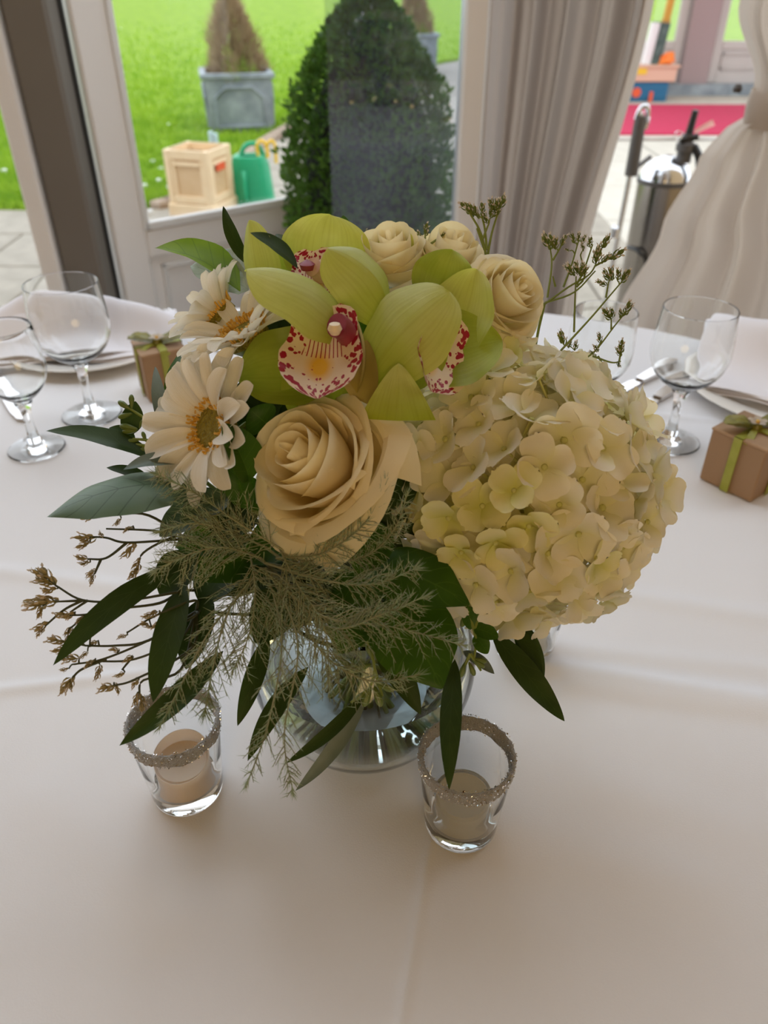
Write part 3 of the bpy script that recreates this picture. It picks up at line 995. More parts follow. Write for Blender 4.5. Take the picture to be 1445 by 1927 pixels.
# ------------------------------------------------------------------ fire extinguisher on its chrome stand
ey = 2.95
et = on_y(1258, 300, ey)
ex, ez = et.x, et.z
fe = thing('fire_extinguisher', 'polished steel fire extinguisher with black hose standing behind the tied curtain', 'fire extinguisher', (ex, ey, 0))
R_ = .092
part('cylinder', lathe([(0, .02), (R_ * .9, .02), (R_, .04), (R_, ez - .085), (R_ * .98, ez - .07)], 40, (ex, ey, 0)), M['steel'], fe)
part('dome', lathe([(R_ * .98, ez - .07), (R_ * .94, ez - .045), (R_ * .75, ez - .015), (R_ * .45, ez + .002), (.022, ez + .012), (0, ez + .012)], 40, (ex, ey, 0)), M['chrome'], fe)
part('seam_ring', lathe([(R_ * .97, ez - .078), (R_ + .004, ez - .078), (R_ + .004, ez - .062), (R_ * .97, ez - .062)], 40, (ex, ey, 0)), M['grey'], fe)
part('base_ring', lathe([(0, 0), (R_ * .95, 0), (R_ * .95, .03), (0, .03)], 32, (ex, ey, 0)), M['black'], fe)
vx = ex + .045
part('valve', lathe([(0, ez - .005), (.026, ez - .005), (.026, ez + .03), (.034, ez + .032), (.034, ez + .055), (.02, ez + .06), (.02, ez + .085), (0, ez + .085)], 16, (vx, ey - .02, 0)), M['grey'], fe)
hd = part('lever', join(tube([(vx, ey - .02, ez + .07), (vx + .004, ey - .03, ez + .16)], .014, .011, n=8), tube([(vx - .03, ey - .03, ez + .066), (vx + .03, ey - .03, ez + .078)], .012, n=8)), M['black'], fe)
part('safety_pin', tube([(vx - .045 + .014 * math.cos(k), ey - .05, ez + .085 + .014 * math.sin(k)) for k in [i * .6 for i in range(11)]], .002, n=5), M['chrome'], hd)
part('tag', blade((vx + .01, ey - .05, ez + .095), (vx + .065, ey - .055, ez + .125), .022, BK, lambda t: .6 + .4 * t, nu=2, nv=3), M['tagp'], hd)
part('hose', tube(smoothline([(vx + .02, ey - .04, ez + .05), (vx + .045, ey - .06, ez + .0), (vx + .05, ey - .09, ez - .12), (vx + .045, ey - .1, ez - .35), (vx + .04, ey - .1, .1)]), .014, n=8), M['black'], fe)
part('bracket_clip', tube(smoothline([(ex - R_ - .004, ey - .02, ez - .30), (ex - R_ + .02, ey - .085, ez - .30), (ex - R_ + .05, ey - .095, ez - .34), (ex - R_ + .05, ey - .095, ez - .5)]), .006, n=6), M['black'], fe)
sd = thing('extinguisher_stand', 'chrome tubular stand with grey padded grip beside the steel extinguisher', 'stand', (ex - .19, ey - .05, 0))
a_, b_, c_ = on_y(1140, 560, ey - .1), on_y(1185, 330, ey - .1), on_y(1207, 212, ey - .1)
part('post', tube([V((a_.x, a_.y, 0)), a_, b_, c_], .009, n=10), M['chrome'], sd)
part('grip', tube([b_ + V((.004, 0, 0)), b_.lerp(c_, .95)], .023, .02, n=12), M['grey'], sd)
part('top_loop', tube(smoothline([c_ + V((-.014, 0, -.02)), c_ + V((-.004, 0, .014)), c_ + V((.016, 0, .016)), c_ + V((.024, 0, -.02)), c_ + V((.02, 0, -.05))]), .008, n=8), M['chrome'], sd)
part('joint_clamp', tube([on_y(1159, 428, ey - .1), on_y(1155, 446, ey - .1)], .018, n=10), M['chrome'], sd)
part('arm', tube([b_ + V((0, 0, .01)), V((ex - R_ + .01, ey - .05, b_.z + .05))], .008, n=8), M['grey'], sd)
part('foot', lathe([(0, 0), (.13, 0), (.13, .012), (.02, .02), (0, .02)], 24, (a_.x, a_.y, 0)), M['grey'], sd)

# ------------------------------------------------------------------ curtains
def lerp_tab(tab, z):
    for (z0, a), (z1, b) in zip(tab, tab[1:]):
        if z0 <= z <= z1:
            k = (z - z0) / (z1 - z0)
            k = k * k * (3 - 2 * k)
            return a + (b - a) * k
    return tab[0][1] if z < tab[0][0] else tab[-1][1]


def curtain_mesh(L_, R_, Yt, amp, npl, zs, nx=150, ph=0.):
    vs, fs, uv = [], [], []
    for j, z in enumerate(zs):
        l, r, y, A = lerp_tab(L_, z), lerp_tab(R_, z), lerp_tab(Yt, z), lerp_tab(amp, z)
        for i in range(nx + 1):
            s = i / nx
            w_ = math.sin(2 * PI * npl * s + ph + .5 * math.sin(5 * s + z * .8)) + .35 * math.sin(2 * PI * npl * 2.3 * s + 1.3 + z * .6)
            vs.append((l + (r - l) * (s + .008 * math.sin(9 * s * PI + z)), y + A * w_, z))
            uv.append((s, z))
    for j in range(len(zs) - 1):
        for i in range(nx):
            q = j * (nx + 1) + i
            fs.append((q, q + 1, q + nx + 2, q + nx + 1))
    return vs, fs, uv


zs = [i * .07 for i in range(40)]
ca = thing('curtain', 'taupe white curtain hanging straight beside the door jamb', 'curtain', (.38, 1.86, 0), 'curtains at the openings')
part('drape', curtain_mesh([(0, .225), (2.8, .205)], [(0, .40), (.5, .455), (1.2, .54), (2.8, .62)], [(0, 1.86), (2.8, 1.86)], [(0, .030), (2.8, .036)], 4.3, zs, 160, .6), M['curtain'], ca)
part('leading_edge', curtain_mesh([(0, .385), (.5, .44), (1.2, .515), (2.8, .60)], [(0, .43), (.5, .487), (1.2, .56), (2.8, .66)], [(0, 1.90), (2.8, 1.90)], [(0, .008), (2.8, .008)], 1.2, zs, 24), M['curtain2'], ca)
cb = thing('curtain', 'ivory curtain gathered by a tie band in front of the extinguisher', 'curtain', (.95, 1.86, 0), 'curtains at the openings')
zs2 = [i * .02 for i in range(60)] + [1.2 + i * .08 for i in range(21)]
part('drape', curtain_mesh([(0, .44), (.3, .53), (.49, .588), (.70, .662), (.86, .712), (.905, .745), (.945, .80), (1.0, .802), (1.15, .73), (1.6, .70), (2.8, .66)],
                           [(0, 1.5), (.5, 1.35), (.85, 1.12), (.945, 1.0), (1.0, 1.0), (1.2, 1.1), (2.8, 1.4)],
                           [(0, 1.80), (.85, 1.86), (.95, 1.88), (2.8, 1.88)], [(0, .055), (.7, .032), (.945, .015), (1.0, .014), (1.3, .02), (2.8, .03)], 6, zs2, 200, 1.), M['curtain2'], cb)
bd_v, bd_f = [], []
for j, z in enumerate((.925, .94, .96, .98, .995)):
    bul = .004 * math.sin(PI * j / 4)
    for i in range(40):
        a = 2 * PI * i / 40
        bd_v.append((.90 + (.107 + bul) * math.cos(a), 1.88 + (.036 + bul) * math.sin(a), z + .010 * math.sin(a)))
for j in range(4):
    for i in range(40):
        bd_f.append((j * 40 + i, j * 40 + (i + 1) % 40, j * 40 + 40 + (i + 1) % 40, j * 40 + 40 + i))
part('tie_band', (bd_v, bd_f), M['curtain2'], cb)
part('tie_hook', lathe([(0, 0), (.008, .0), (.01, .008), (.006, .016), (0, .016)], 10, on_y(1386, 174, 1.84)), M['grey'], cb)

# ------------------------------------------------------------------ table and cloth
TC, TR = V((-.03, .35, 0)), .90
tb = thing('round_table', 'round banquet table hidden under the white cloth', 'table', (TC.x, TC.y, 0))
part('tabletop', lathe([(0, .70), (TR - .01, .70), (TR - .01, .735), (0, .735)], 64, (TC.x, TC.y, 0)), M['bstem'], tb)
part('pedestal', lathe([(0, 0), (.3, 0), (.3, .03), (.05, .06), (.05, .70), (0, .70)], 24, (TC.x, TC.y, 0)), M['bstem'], tb)


def seg_d(p, a, b):
    ab_ = b - a
    t = max(0, min(1, (p - a).dot(ab_) / ab_.length_squared))
    return (p - (a + ab_ * t)).length


def g2(u, v):
    p = on_z(u, v, TZ)
    return V((p.x, p.y))


CRE = [(g2(815, 1560), g2(742, 1990), .0011, .0026), (g2(985, 1248), g2(1460, 1322), .0022, .010), (g2(1080, 1290), g2(1460, 1345), .0014, .010), (g2(1000, 1215), g2(1460, 1260), .0008, .010),
       (g2(-20, 1302), g2(300, 1262), .0011, .006), (g2(0, 1075), g2(260, 1110), .0013, .010), (g2(1210, 778), g2(1345, 793), .0012, .006), (g2(960, 1560), g2(1300, 1660), .0007, .02), (g2(1120, 1110), g2(1460, 1165), .0012, .012),
       (g2(90, 1500), g2(330, 1720), .0006, .02), (g2(1150, 1480), g2(1400, 1560), .0006, .02)]


def cloth_z(x, y):
    p = V((x, y))
    h = 0
    for a, b, hh, ww in CRE:
        m_ = ww * 3
        if x < min(a.x, b.x) - m_ or x > max(a.x, b.x) + m_ or y < min(a.y, b.y) - m_ or y > max(a.y, b.y) + m_: continue
        d = seg_d(p, a, b)
        if d < ww * 4: h += 1.7 * hh * math.exp(-(d / ww) ** 2)
    h += .0006 * noise.noise(V((x * 9, y * 9, 1.3))) + .0003 * noise.noise(V((x * 22, y * 14, 4.)))
    return TZ + h


vs, fs = [], []
NR, NA = 230, 540
rad = [TR * (i / NR) for i in range(1, NR + 1)]
vs.append((TC.x, TC.y, cloth_z(TC.x, TC.y)))
for r in rad:
    for k in range(NA):
        a = 2 * PI * k / NA
        x, y = TC.x + r * math.cos(a), TC.y + r * math.sin(a)
        vs.append((x, y, cloth_z(x, y)))
drop = [(.005, -.004), (.012, -.015), (.018, -.05), (.03, -.2), (.045, -.4), (.055, -.6), (.06, -.735)]
for dr_, dz in drop:
    for k in range(NA):
        a = 2 * PI * k / NA
        fl = -dz * .12 * math.sin(22 * a + math.sin(3 * a)) * .9
        r = TR + dr_ + fl
        vs.append((TC.x + r * math.cos(a), TC.y + r * math.sin(a), TZ + dz))
tot = NR + len(drop)
for k in range(NA):
    fs.append((0, 1 + k, 1 + (k + 1) % NA))
for r in range(tot - 1):
    for k in range(NA):
        j = (k + 1) % NA
        fs.append((1 + r * NA + k, 1 + r * NA + j, 1 + (r + 1) * NA + j, 1 + (r + 1) * NA + k)[::-1])
tc_ = part('tablecloth', (vs, [f[::-1] for f in fs]), M['cloth'], None)
tag(tc_, 'white cotton tablecloth with fold creases draped over the round table', 'tablecloth')
CZ = TZ + .0012


# ------------------------------------------------------------------ glasses, plates, cutlery
def wine_glass(label, x, y, h, rb, rr, zb, rf, grp):
    """h total, rb widest bowl radius, rr rim radius, zb bowl bottom height, rf foot radius"""
    g = thing('wine_glass', label, 'glass', (x, y, CZ), grp)
    bh = h - zb
    out = [(0, zb)]
    for i in range(1, 17):
        t = i / 16
        r = rb * math.sin(min(1, t * 1.75) * PI / 2) ** .75 if t < .571 else rb + (rr - rb) * ((t - .571) / .429) ** 1.4
        out.append((max(r, .004), zb + bh * (t ** 1.25)))
    th_ = .0012
    inn = [(max(r - th_, .0), z + (.004 if i < 2 else .0015 if i < 5 else 0)) for i, (r, z) in enumerate(out)]
    inn[0] = (0, zb + .0045)
    prof = out + [(rr - th_ * .5, h + .0006)] + inn[::-1]
    part('bowl', lathe(prof, 56, (x, y, CZ)), M['glass'], g)
    part('stem', lathe([(0, .0105), (.0085, .0105), (.0058, .02), (.0047, .035), (.0046, zb * .62), (.0062, zb * .86), (.0100, zb - .0006), (0, zb - .0006)], 24, (x, y, CZ)), M['glass'], g)
    part('foot', lathe([(0, 0), (rf * .97, 0), (rf, .0012), (rf * .97, .0026), (rf * .6, .0048), (rf * .33, .0075), (.0088, .0100), (0, .0100)], 56, (x, y, CZ)), M['glass'], g)
    return g


p = on_z(174, 782, TZ)
wine_glass('large clear wine glass in front of the folded napkin beside the taupe post', p.x, p.y, .165, .0445, .0405, .068, .036, 'wine glasses on the table')
p = on_z(70, 846, TZ)
wine_glass('small clear wine glass next to the knife at the table edge', p.x, p.y, .146, .0345, .030, .06, .0315, 'wine glasses on the table')
p = on_z(1258, 832, TZ)
wine_glass('large clear wine glass beside the kraft box and the hydrangea', p.x, p.y, .160, .0425, .0385, .066, .0345, 'wine glasses on the table')
wine_glass('small clear wine glass half hidden behind the hydrangea', .242, .81, .148, .0365, .034, .06, .0315, 'wine glasses on the table')


def plate(label, x, y, r):
    pl = thing('dinner_plate', label, 'plate', (x, y, CZ), 'dinner plates')
    part('well', lathe([(0, .004), (r * .62, .004), (r * .66, .006), (r * .66, .003), (r * .6, .0), (0, 0)], 64, (x, y, CZ)), M['china'], pl)
    part('rim', lathe([(r * .66, .003), (r * .66, .0062), (r * .8, .012), (r * .985, .0165), (r, .0155), (r * .985, .0135), (r * .8, .0085), (r * .66, .003)], 64, (x, y, CZ)), M['china'], pl)


PL1 = V((-.425, 1.065))
plate('white china plate under the peaked napkin near the taupe post', PL1.x, PL1.y, .122)
p = on_z(1300, 738, TZ + .01)
PL2 = V((p.x + .135, p.y + .015))
plate('white china plate under the napkin by the ivory curtain', PL2.x, PL2.y, .135)


def napkin(label, c, rot, lx, ly, hf, seed):
    """a cloth square folded in three layers: the surface follows hf(s, t), thickness stacked"""
    n = thing('folded_napkin', label, 'napkin', (c.x, c.y, CZ + .012), 'napkins on the plates')
    ca_, sa_ = math.cos(rot), math.sin(rot)
    for lay in range(3):
        vs, fs = [], []
        K = 26
        sh = (.0, .012, -.01)[lay]
        for j in range(K + 1):
            for i in range(K + 1):
                s, t = -1 + 2 * i / K, -1 + 2 * j / K
                x = lx * s * (1 - .05 * lay) + sh + .006 * math.sin(3 * t + seed + lay)
                y = ly * t * (1 - .04 * lay) + .006 * math.sin(4 * s + seed * 2 + lay)
                z = CZ + .0135 + .0035 * lay + max(0, hf(s, t)) * (1 + .08 * lay) + .002 * math.sin(7 * s + 5 * t + seed + lay)
                vs.append((c.x + x * ca_ - y * sa_, c.y + x * sa_ + y * ca_, z))
        for j in range(K):
            for i in range(K):
                q = j * (K + 1) + i
                fs.append((q, q + 1, q + K + 2, q + K + 1))
        o = part('fold_layer', (vs, fs), M['napkin'], n)
        md = o.modifiers.new('thickness', 'SOLIDIFY'); md.thickness = .0016; md.offset = 0
        o2 = o.modifiers.new('soft', 'SUBSURF'); o2.levels = 1; o2.render_levels = 1


napkin('white napkin with a raised peak on the plate near the taupe post', V((PL1.x - .015, PL1.y + .0)), .12, .128, .088,
       lambda s, t: .048 * math.exp(-((t - .35 + .35 * abs(s + .1)) / .45) ** 2) * (1 - .65 * max(0, s) ** 2) * (1 - .75 * max(0, -s - .2) ** 2), 1.)
napkin('lilac white napkin on the plate by the ivory curtain', V((PL2.x + .01, PL2.y + .02)), -.45, .12, .10,
       lambda s, t: .042 * math.exp(-((t - .5 + .2 * s) / .55) ** 2) * (1 - .3 * s * s), 2.3)


def flat_part(name, poly, z0, z1, M_, mat, parent):
    return part(name, xf(extrude(poly, z0, z1), M_), mat, parent, False)


def knife(label, a, b, grp='knives'):
    """a = handle end, b = blade tip (2D on the table)"""
    a, b = V((a[0], a[1], CZ + .0004)), V((b[0], b[1], CZ + .0004))
    L_ = (b - a).length
    d = (b - a).normalized()
    M_ = Matrix.Translation(a) @ Matrix((d, V((-d.y, d.x, 0)), V((0, 0, 1)))).transposed().to_4x4()
    k = thing('table_knife', label, 'knife', a, grp)
    hl = L_ * .45
    flat_part('handle', [(0, -.007), (.004, -.0095), (hl * .5, -.0085), (hl, -.006), (hl, .006), (hl * .5, .0085), (.004, .0095), (0, .007)], 0, .006, M_, M['silver'], k)
    flat_part('blade', [(hl, -.005), (hl + .012, -.0085), (L_ * .9, -.0095), (L_ * .97, -.007), (L_, .003), (L_ * .9, .0075), (hl + .01, .0065), (hl, .005)], .0015, .0035, M_, M['silver'], k)
    return k


def fork(label, a, b):
    a, b = V((a[0], a[1], CZ + .0004)), V((b[0], b[1], CZ + .0004))
    L_ = (b - a).length
    d = (b - a).normalized()
    M_ = Matrix.Translation(a) @ Matrix((d, V((-d.y, d.x, 0)), V((0, 0, 1)))).transposed().to_4x4()
    k = thing('table_fork', label, 'fork', a, 'forks')
    flat_part('handle', [(0, -.007), (.01, -.0095), (L_ * .4, -.0045), (L_ * .66, -.003), (L_ * .66, .003), (L_ * .4, .0045), (.01, .0095), (0, .007)], .001, .004, M_, M['silver'], k)
    flat_part('head', [(L_ * .66, -.003), (L_ * .72, -.011), (L_ * .8, -.0125), (L_ * .8, .0125), (L_ * .72, .011), (L_ * .66, .003)], .001, .004, M_, M['silver'], k)
    for i in range(4):
        y = -.0105 + i * .007
        flat_part('tine', [(L_ * .8, y - .002), (L_, y - .001), (L_, y + .001), (L_ * .8, y + .002)], .001, .0035, M_, M['silver'], k)


knife('steel table knife lying beside the small wine glass', g2(-55, 640), g2(48, 797), 'knives')
fork('steel fork between the peaked napkin and the bouquet', g2(432, 668), g2(306, 588))
knife('steel table knife lying behind the hydrangea, farther from the kraft box', g2(1262, 690), g2(1120, 765), 'knives')
knife('steel knife lying between the hydrangea and the kraft box', g2(1296, 714), g2(1150, 812), 'knives')


def gift_box(label, corner, ang, s, h, grp='kraft gift boxes'):
    """corner = nearest base corner, ang = direction of the face running to the camera's left"""
    d1 = V((math.cos(ang), math.sin(ang), 0))
    d2 = V((d1.y, -d1.x, 0))
    c = V((corner[0], corner[1], CZ)) + d1 * s / 2 + d2 * s / 2
    b = thing('gift_box', label, 'gift box', c, grp, 0)
    R = Matrix.Translation(c) @ Matrix((d1, -d2, V((0, 0, 1)))).transposed().to_4x4()
    e = s / 2
    part('box_body', xf(box(-e, e, -e, e, 0, h, .0015), R), M['kraft'], b, False)
    part('lid', xf(box(-e - .0008, e + .0008, -e - .0008, e + .0008, h - .001, h + .0022, .001), R), M['kraft_lid'], b, False)
    w_ = .0045
    tt = h + .0032
    part('ribbon_band', xf(join(box(-w_, w_, -e - .0022, -e - .001, 0, tt), box(-w_, w_, e + .001, e + .0022, 0, tt), box(-w_, w_, -e - .0022, e + .0022, tt - .001, tt)), R), M['ribbon2'], b, False)
    part('ribbon_band', xf(join(box(-e - .0022, -e - .001, -w_, w_, 0, tt), box(e + .001, e + .0022, -w_, w_, 0, tt), box(-e - .0022, e + .0022, -w_, w_, tt, tt + .001)), R), M['ribbon2'], b, False)
    top = c + V((0, 0, h + .004))
    # bow loops run across the picture
    for sgn in (-1, 1):
        dd = V((sgn, .12 * sgn, .12)).normalized()
        tip_ = top + dd * .036 + V((0, 0, .003))
        up_ = blade(top, tip_, .017, V((0, 0, 1)), lambda t: .35 + .65 * math.sin(PI * min(1, t * .9)) , .3, .16, ruf=.05, nu=5, nv=8)
        lo2 = blade(top, tip_, .017, V((0, 0, 1)), lambda t: .35 + .65 * math.sin(PI * min(1, t * .9)), .3, -.02, ruf=.05, nu=5, nv=8, seed=2)
        part('bow_loop', join(up_, lo2), M['ribbon'], b)
        part('bow_tail', blade(top, top + V((sgn * .018, -.026, -.006)), .008, V((0, -.3, 1)), lambda t: .7 + .3 * t, .1, .12, nu=3, nv=7), M['ribbon2'], b)
    part('bow_knot', lathe([(0, -.004), (.005, -.003), (.0065, .001), (.005, .005), (0, .006)], 12, top), M['ribbon'], b)
    fl = part('paper_flower', join(*[blade(top + V((0, 0, .005)), top + V((.010 * math.cos(a), .010 * math.sin(a), .008)), .0075, V((0, 0, 1)), ROUND, .2, .05, nu=4, nv=5) for a in [i * 2 * PI / 5 for i in range(5)]]), M['limop'], b)
    part('flower_eye', lathe([(0, .005), (.002, .0055), (.002, .0085), (0, .009)], 8, top), M['stamen'], fl)


a_ = g2(1411, 948); b_ = g2(1314, 902)
gift_box('kraft gift box with olive ribbon bow in front of the large wine glass', a_, math.atan2(b_.y - a_.y, b_.x - a_.x), (b_ - a_).length, .061)
a_ = g2(283, 760)
gift_box('kraft gift box with olive bow beside the napkin, partly behind the gerberas', a_, math.radians(118), .055, .062)


# ------------------------------------------------------------------ votive candle glasses
def votive(label, x, y, wax, burnt, rot=0.):
    r0, r1, h = .0232, .0285, .068
    v = thing('votive_holder', label, 'candle holder', (x, y, CZ), 'votive candle glasses')
    w_ = .0022
    part('glass_cup', lathe([(0, 0), (r0 * .93, 0), (r0, .002), (r0 + (r1 - r0) * .5, h * .5), (r1 - .0006, h - .0084), (r1 - .0006 - w_ * .5, h - .0080), (r1 - .0006 - w_, h - .0084), (r0 + (r1 - r0) * .5 - w_, h * .5), (r0 - w_, .0145), (r0 * .7, .0122), (0, .0120)], 64, (x, y, CZ)), M['glass'], v)
    q = random.Random(int(x * 1000))
    # the glitter band is a closed ring standing on the cut rim of the cup
    gv, gf = [], []
    n, zt_, zb_ = 120, h + .0012, h - .0088
    ring = [(.0006, zb_), (.0008, zb_ + .003), (.0008, zb_ + .0065), (.0004, zt_ - .001), (-.0010, zt_), (-.0020, zt_ - .001), (-.0024, zb_ + .005), (-.0024, zb_)]
    for j, (dr__, zz) in enumerate(ring):
        for i in range(n):
            a = 2 * PI * i / n
            rr = r1 - (h - zz) / h * (r1 - r0) + dr__ + q.uniform(-.0003, .0005)
            gv.append((x + rr * math.cos(a), y + rr * math.sin(a), CZ + zz + q.uniform(-.0004, .0004) + (.0009 * math.sin(7 * a) if j in (0, 7) else 0)))
    m = len(ring)
    for j in range(m):
        for i in range(n):
            k, jj = (i + 1) % n, (j + 1) % m
            gf.append((j * n + i, j * n + k, jj * n + k, jj * n + i))
    gl_ = part('glitter_rim', (gv, gf), M['glitter'], v, False)
    cr = []
    for i in range(1300):
        a = q.uniform(0, 2 * PI)
        inner = q.random() < .35
        zz = q.uniform(zb_ - .0006, zt_ + .0004)
        rr = r1 - (h - zz) / h * (r1 - r0) + (-.0024 if inner else .0008)
        c_ = V((x + rr * math.cos(a), y + rr * math.sin(a), CZ + zz))
        s_ = q.uniform(.0004, .0009)
        o_ = [V((q.uniform(-1, 1), q.uniform(-1, 1), q.uniform(-1, 1))).normalized() * s_ for _ in range(4)]
        cr.append(([c_ + w__ for w__ in o_], [(0, 1, 2), (0, 2, 3), (0, 3, 1), (1, 3, 2)]))
    tag(part('crystals', join(*cr), M['sparkle'], gl_, False), kind='stuff')
    tz = CZ + .0125
    c = thing('tealight', ('half burnt amber tealight inside ' if burnt else 'cream tealight inside ') + label.replace('glass votive holder', 'the votive glass'), 'candle', (x, y, tz), 'tealights in the votive glasses')
    rt = .0170
    part('wax', lathe([(0, 0), (rt, 0), (rt, .015), (rt * .93, .0165), (rt * .6, .0150), (rt * .2, .0145), (0, .0145)], 40, (x, y, tz)), wax, c)
    if burnt:
        vs_, fs_ = lathe([(rt + .0006, -.0002), (rt + .0011, .0), (rt + .0011, .0255), (rt + .0006, .0255)], 40, (x, y, tz))
        vs_ = [V((p[0], p[1], p[2] - (.0085 * (1 - math.sin(math.atan2(p[1] - y, p[0] - x))) / 2 if p[2] > tz + .02 else 0))) for p in vs_]
        part('cup', (vs_, fs_), M['waxo'], c)
    else:
        part('cup', lathe([(rt + .0004, .0003), (rt + .0009, 0), (rt + .0009, .0175), (rt + .0004, .0175)], 40, (x, y, tz)), M['glass'], c)
    part('wick', tube([(x, y, tz + .0145), (x + .0005, y, tz + .0190)], .0009, n=6), M['wick'], c)


p = on_z(866, 1548, TZ)
votive('glass votive holder below the long hanging willow leaf', p.x, p.y, M['wax'], False)
p = on_z(355, 1484, TZ)
votive('glass votive holder beneath the limonium sprays', p.x, p.y, M['waxo'], True)
p = on_z(985, 1222, TZ)
votive('glass votive holder half hidden under the hydrangea', p.x, p.y, M['wax'], False)

# ------------------------------------------------------------------ vase
VP_ = on_z(686, 1352, TZ)
VX, VY = VP_.x, VP_.y
va = thing('glass_vase', 'round clear glass bowl vase of water holding the bouquet', 'vase', (VX, VY, CZ))
ro = [(0, 0), (.046, 0), (.050, .002), (.062, .018), (.073, .040), (.077, .060), (.074, .082), (.064, .102), (.056, .116), (.055, .124)]
ri = [(.0525, .1245), (.0535, .116), (.061, .102), (.071, .082), (.0735, .060), (.069, .040), (.058, .019), (.045, .0075), (0, .0065)]
def refine(pr):
    return [(p.x, p.y) for p in smoothline([(a, b, 0) for a, b in pr], 3)]
part('bowl', lathe(ro[:2] + refine(ro[2:]) + refine(ri[:-1]) + ri[-1:], 72, (VX, VY, CZ)), M['vglass'], va)
wr = [(0, .0068), (.0447, .0078), (.0577, .0193), (.0687, .0402), (.0732, .060), (.0718, .074), (0, .074)]
part('water', lathe(wr, 64, (VX, VY, CZ)), M['water'], va)
VB = V((VX, VY, CZ))


def neck(k):   # a spot in the vase mouth and one on its floor
    a = k * 2.4
    r = .018 + .022 * ((k * 37) % 10) / 10
    return VB + V((r * math.cos(a), r * math.sin(a), .118)), VB + V((-r * .8 * math.cos(a), -r * .8 * math.sin(a), .009))


def root(name, label, cat, k, group=None):
    mth, bot = neck(k)
    t = thing(name, label, cat, bot, group)
    return t, mth, bot


def stem_to(t, mth, bot, p, r=.002, mat='stem', via=None):
    pts = [bot, mth] + ([via] if via is not None else []) + [p]
    return part('stem', tube(smoothline(pts, 5), r, r * .8, n=7), M[mat], t)


# ------------------------------------------------------------------ roses
def rose(label, u, v, d, rad, axis, k, mat, npet=24, seed=1, rot=0., opening=1.):
    t, mth, bot = root('rose', label, 'rose', k, 'ivory roses in the bouquet')
    q = random.Random(seed)
    c = at(u, v, d)
    ax = V(axis).normalized()
    ex = ax.cross(V((.2, .9, .4))).normalized()
    ey = ax.cross(ex)
    S_ = rad / .038
    stem_to(t, mth, bot, c - ax * (.030 * S_), .0026)
    # green calyx
    part('calyx', tube([c - ax * (.034 * S_), c - ax * (.022 * S_)], .004 * S_, .012 * S_, n=10), M['stem'], t)
    NU, NV = 14, 12
    for i in range(npet):
        k_ = i / (npet - 1)
        nb_ = int(npet * .48)
        if i < nb_:
            k2 = i / (nb_ - 1)
            R, zt0, cl0, w_ = .003 + .0195 * k2 ** .9, .031 - .004 * k2, .18 * k2, 1.95 - .25 * k2
        else:
            k2 = (i - nb_) / (npet - 1 - nb_)
            R, zt0, cl0, w_ = .0245 + .0120 * k2, .023 - .019 * k2, .45 + .65 * k2, 1.35 - .1 * k2
        R *= S_
        ph = rot + i * 2.39996 + q.uniform(-.2, .2)
        zt = (zt0 + q.uniform(-.0012, .0012)) * S_
        zb = (-.026) * S_
        curl = cl0 * opening * q.uniform(.7, 1.3)
        sk = q.uniform(-.15, .15)
        vs, fs, uv = [], [], []
        for jj in range(NV + 1):
            tt = jj / NV
            for ii in range(NU + 1):
                s = -1 + 2 * ii / NU
                a = ph + s * w_ * (.30 + .70 * min(1, tt * 1.6) ** .7)
                rr = R * (.22 + .78 * math.sin(min(1, tt * 1.15) * PI / 2) ** .85)
                rr *= 1 + .13 * s * (1 if i % 2 else -1) * k_ + .05 * (1 - k_)* s
                z = zb + (zt - zb) * tt * (1 - .20 * (abs(s) ** 2.4) * tt) + sk * .006 * S_ * s * tt
                if tt > .72:
                    e = (tt - .72) / .28
                    edge = (.35 + .65 * (abs(s) ** 1.2))
                    rr += curl * e ** 1.6 * .009 * S_ * (.6 + .6 * edge)
                    z -= curl * e ** 2.2 * .011 * S_ * (.55 + .6 * edge)
                rf = .0011 * S_ * math.sin(s * 5 + i * 1.7 + tt * 2) * tt ** 2 * (.4 + k_)
                p_ = c + ax * (z + rf) + (ex * math.cos(a) + ey * math.sin(a)) * (rr + rf)
                vs.append(p_)
                uv.append((s * .5 + .5, tt))
        for jj in range(NV):
            for ii in range(NU):
                b = jj * (NU + 1) + ii
                fs.append((b, b + 1, b + NU + 2, b + NU + 1))
        part('petal', (vs, fs, uv), mat, t)
    return t


rose('large ivory rose in the middle of the bouquet below the spotted orchid', 604, 880, .394, .0385, dirv(-.50, .34, .80), 0, M['rose'], 24, 4, .4, 1.1)
rose('cream rose facing the curtain above the hydrangea', 950, 562, .425, .0240, dirv(.50, .20, .82), 1, M['rose2'], 22, 9, 1.2, .9)
rose('cream rose behind the orchid petals, nearest the bush', 738, 488, .437, .0235, dirv(-.15, .62, .75), 2, M['rose2'], 18, 14, 2., .6)
rose('cream rose at the back top between two other cream roses', 845, 492, .447, .0235, dirv(.2, .65, .72), 3, M['rose2'], 18, 21, .7, .6)


# ------------------------------------------------------------------ gerberas
gpet = [mesh('petal', *(lambda b: (b[0], b[1]))(blade((0, 0, 0), (0, 1, 0), w_, (0, 0, 1), RAY_, cu, ar, ruf=.02, curl=cl_, nu=6, nv=12, seed=s_)), M['gerb'],
             blade((0, 0, 0), (0, 1, 0), w_, (0, 0, 1), RAY_, cu, ar, ruf=.02, curl=cl_, nu=6, nv=12, seed=s_)[2]) for w_, cu, ar, cl_, s_ in ((.36, .5, .05, -.02, 0), (.40, .55, .07, -.10, 1), (.33, .45, .03, .05, 2))]
gst = []


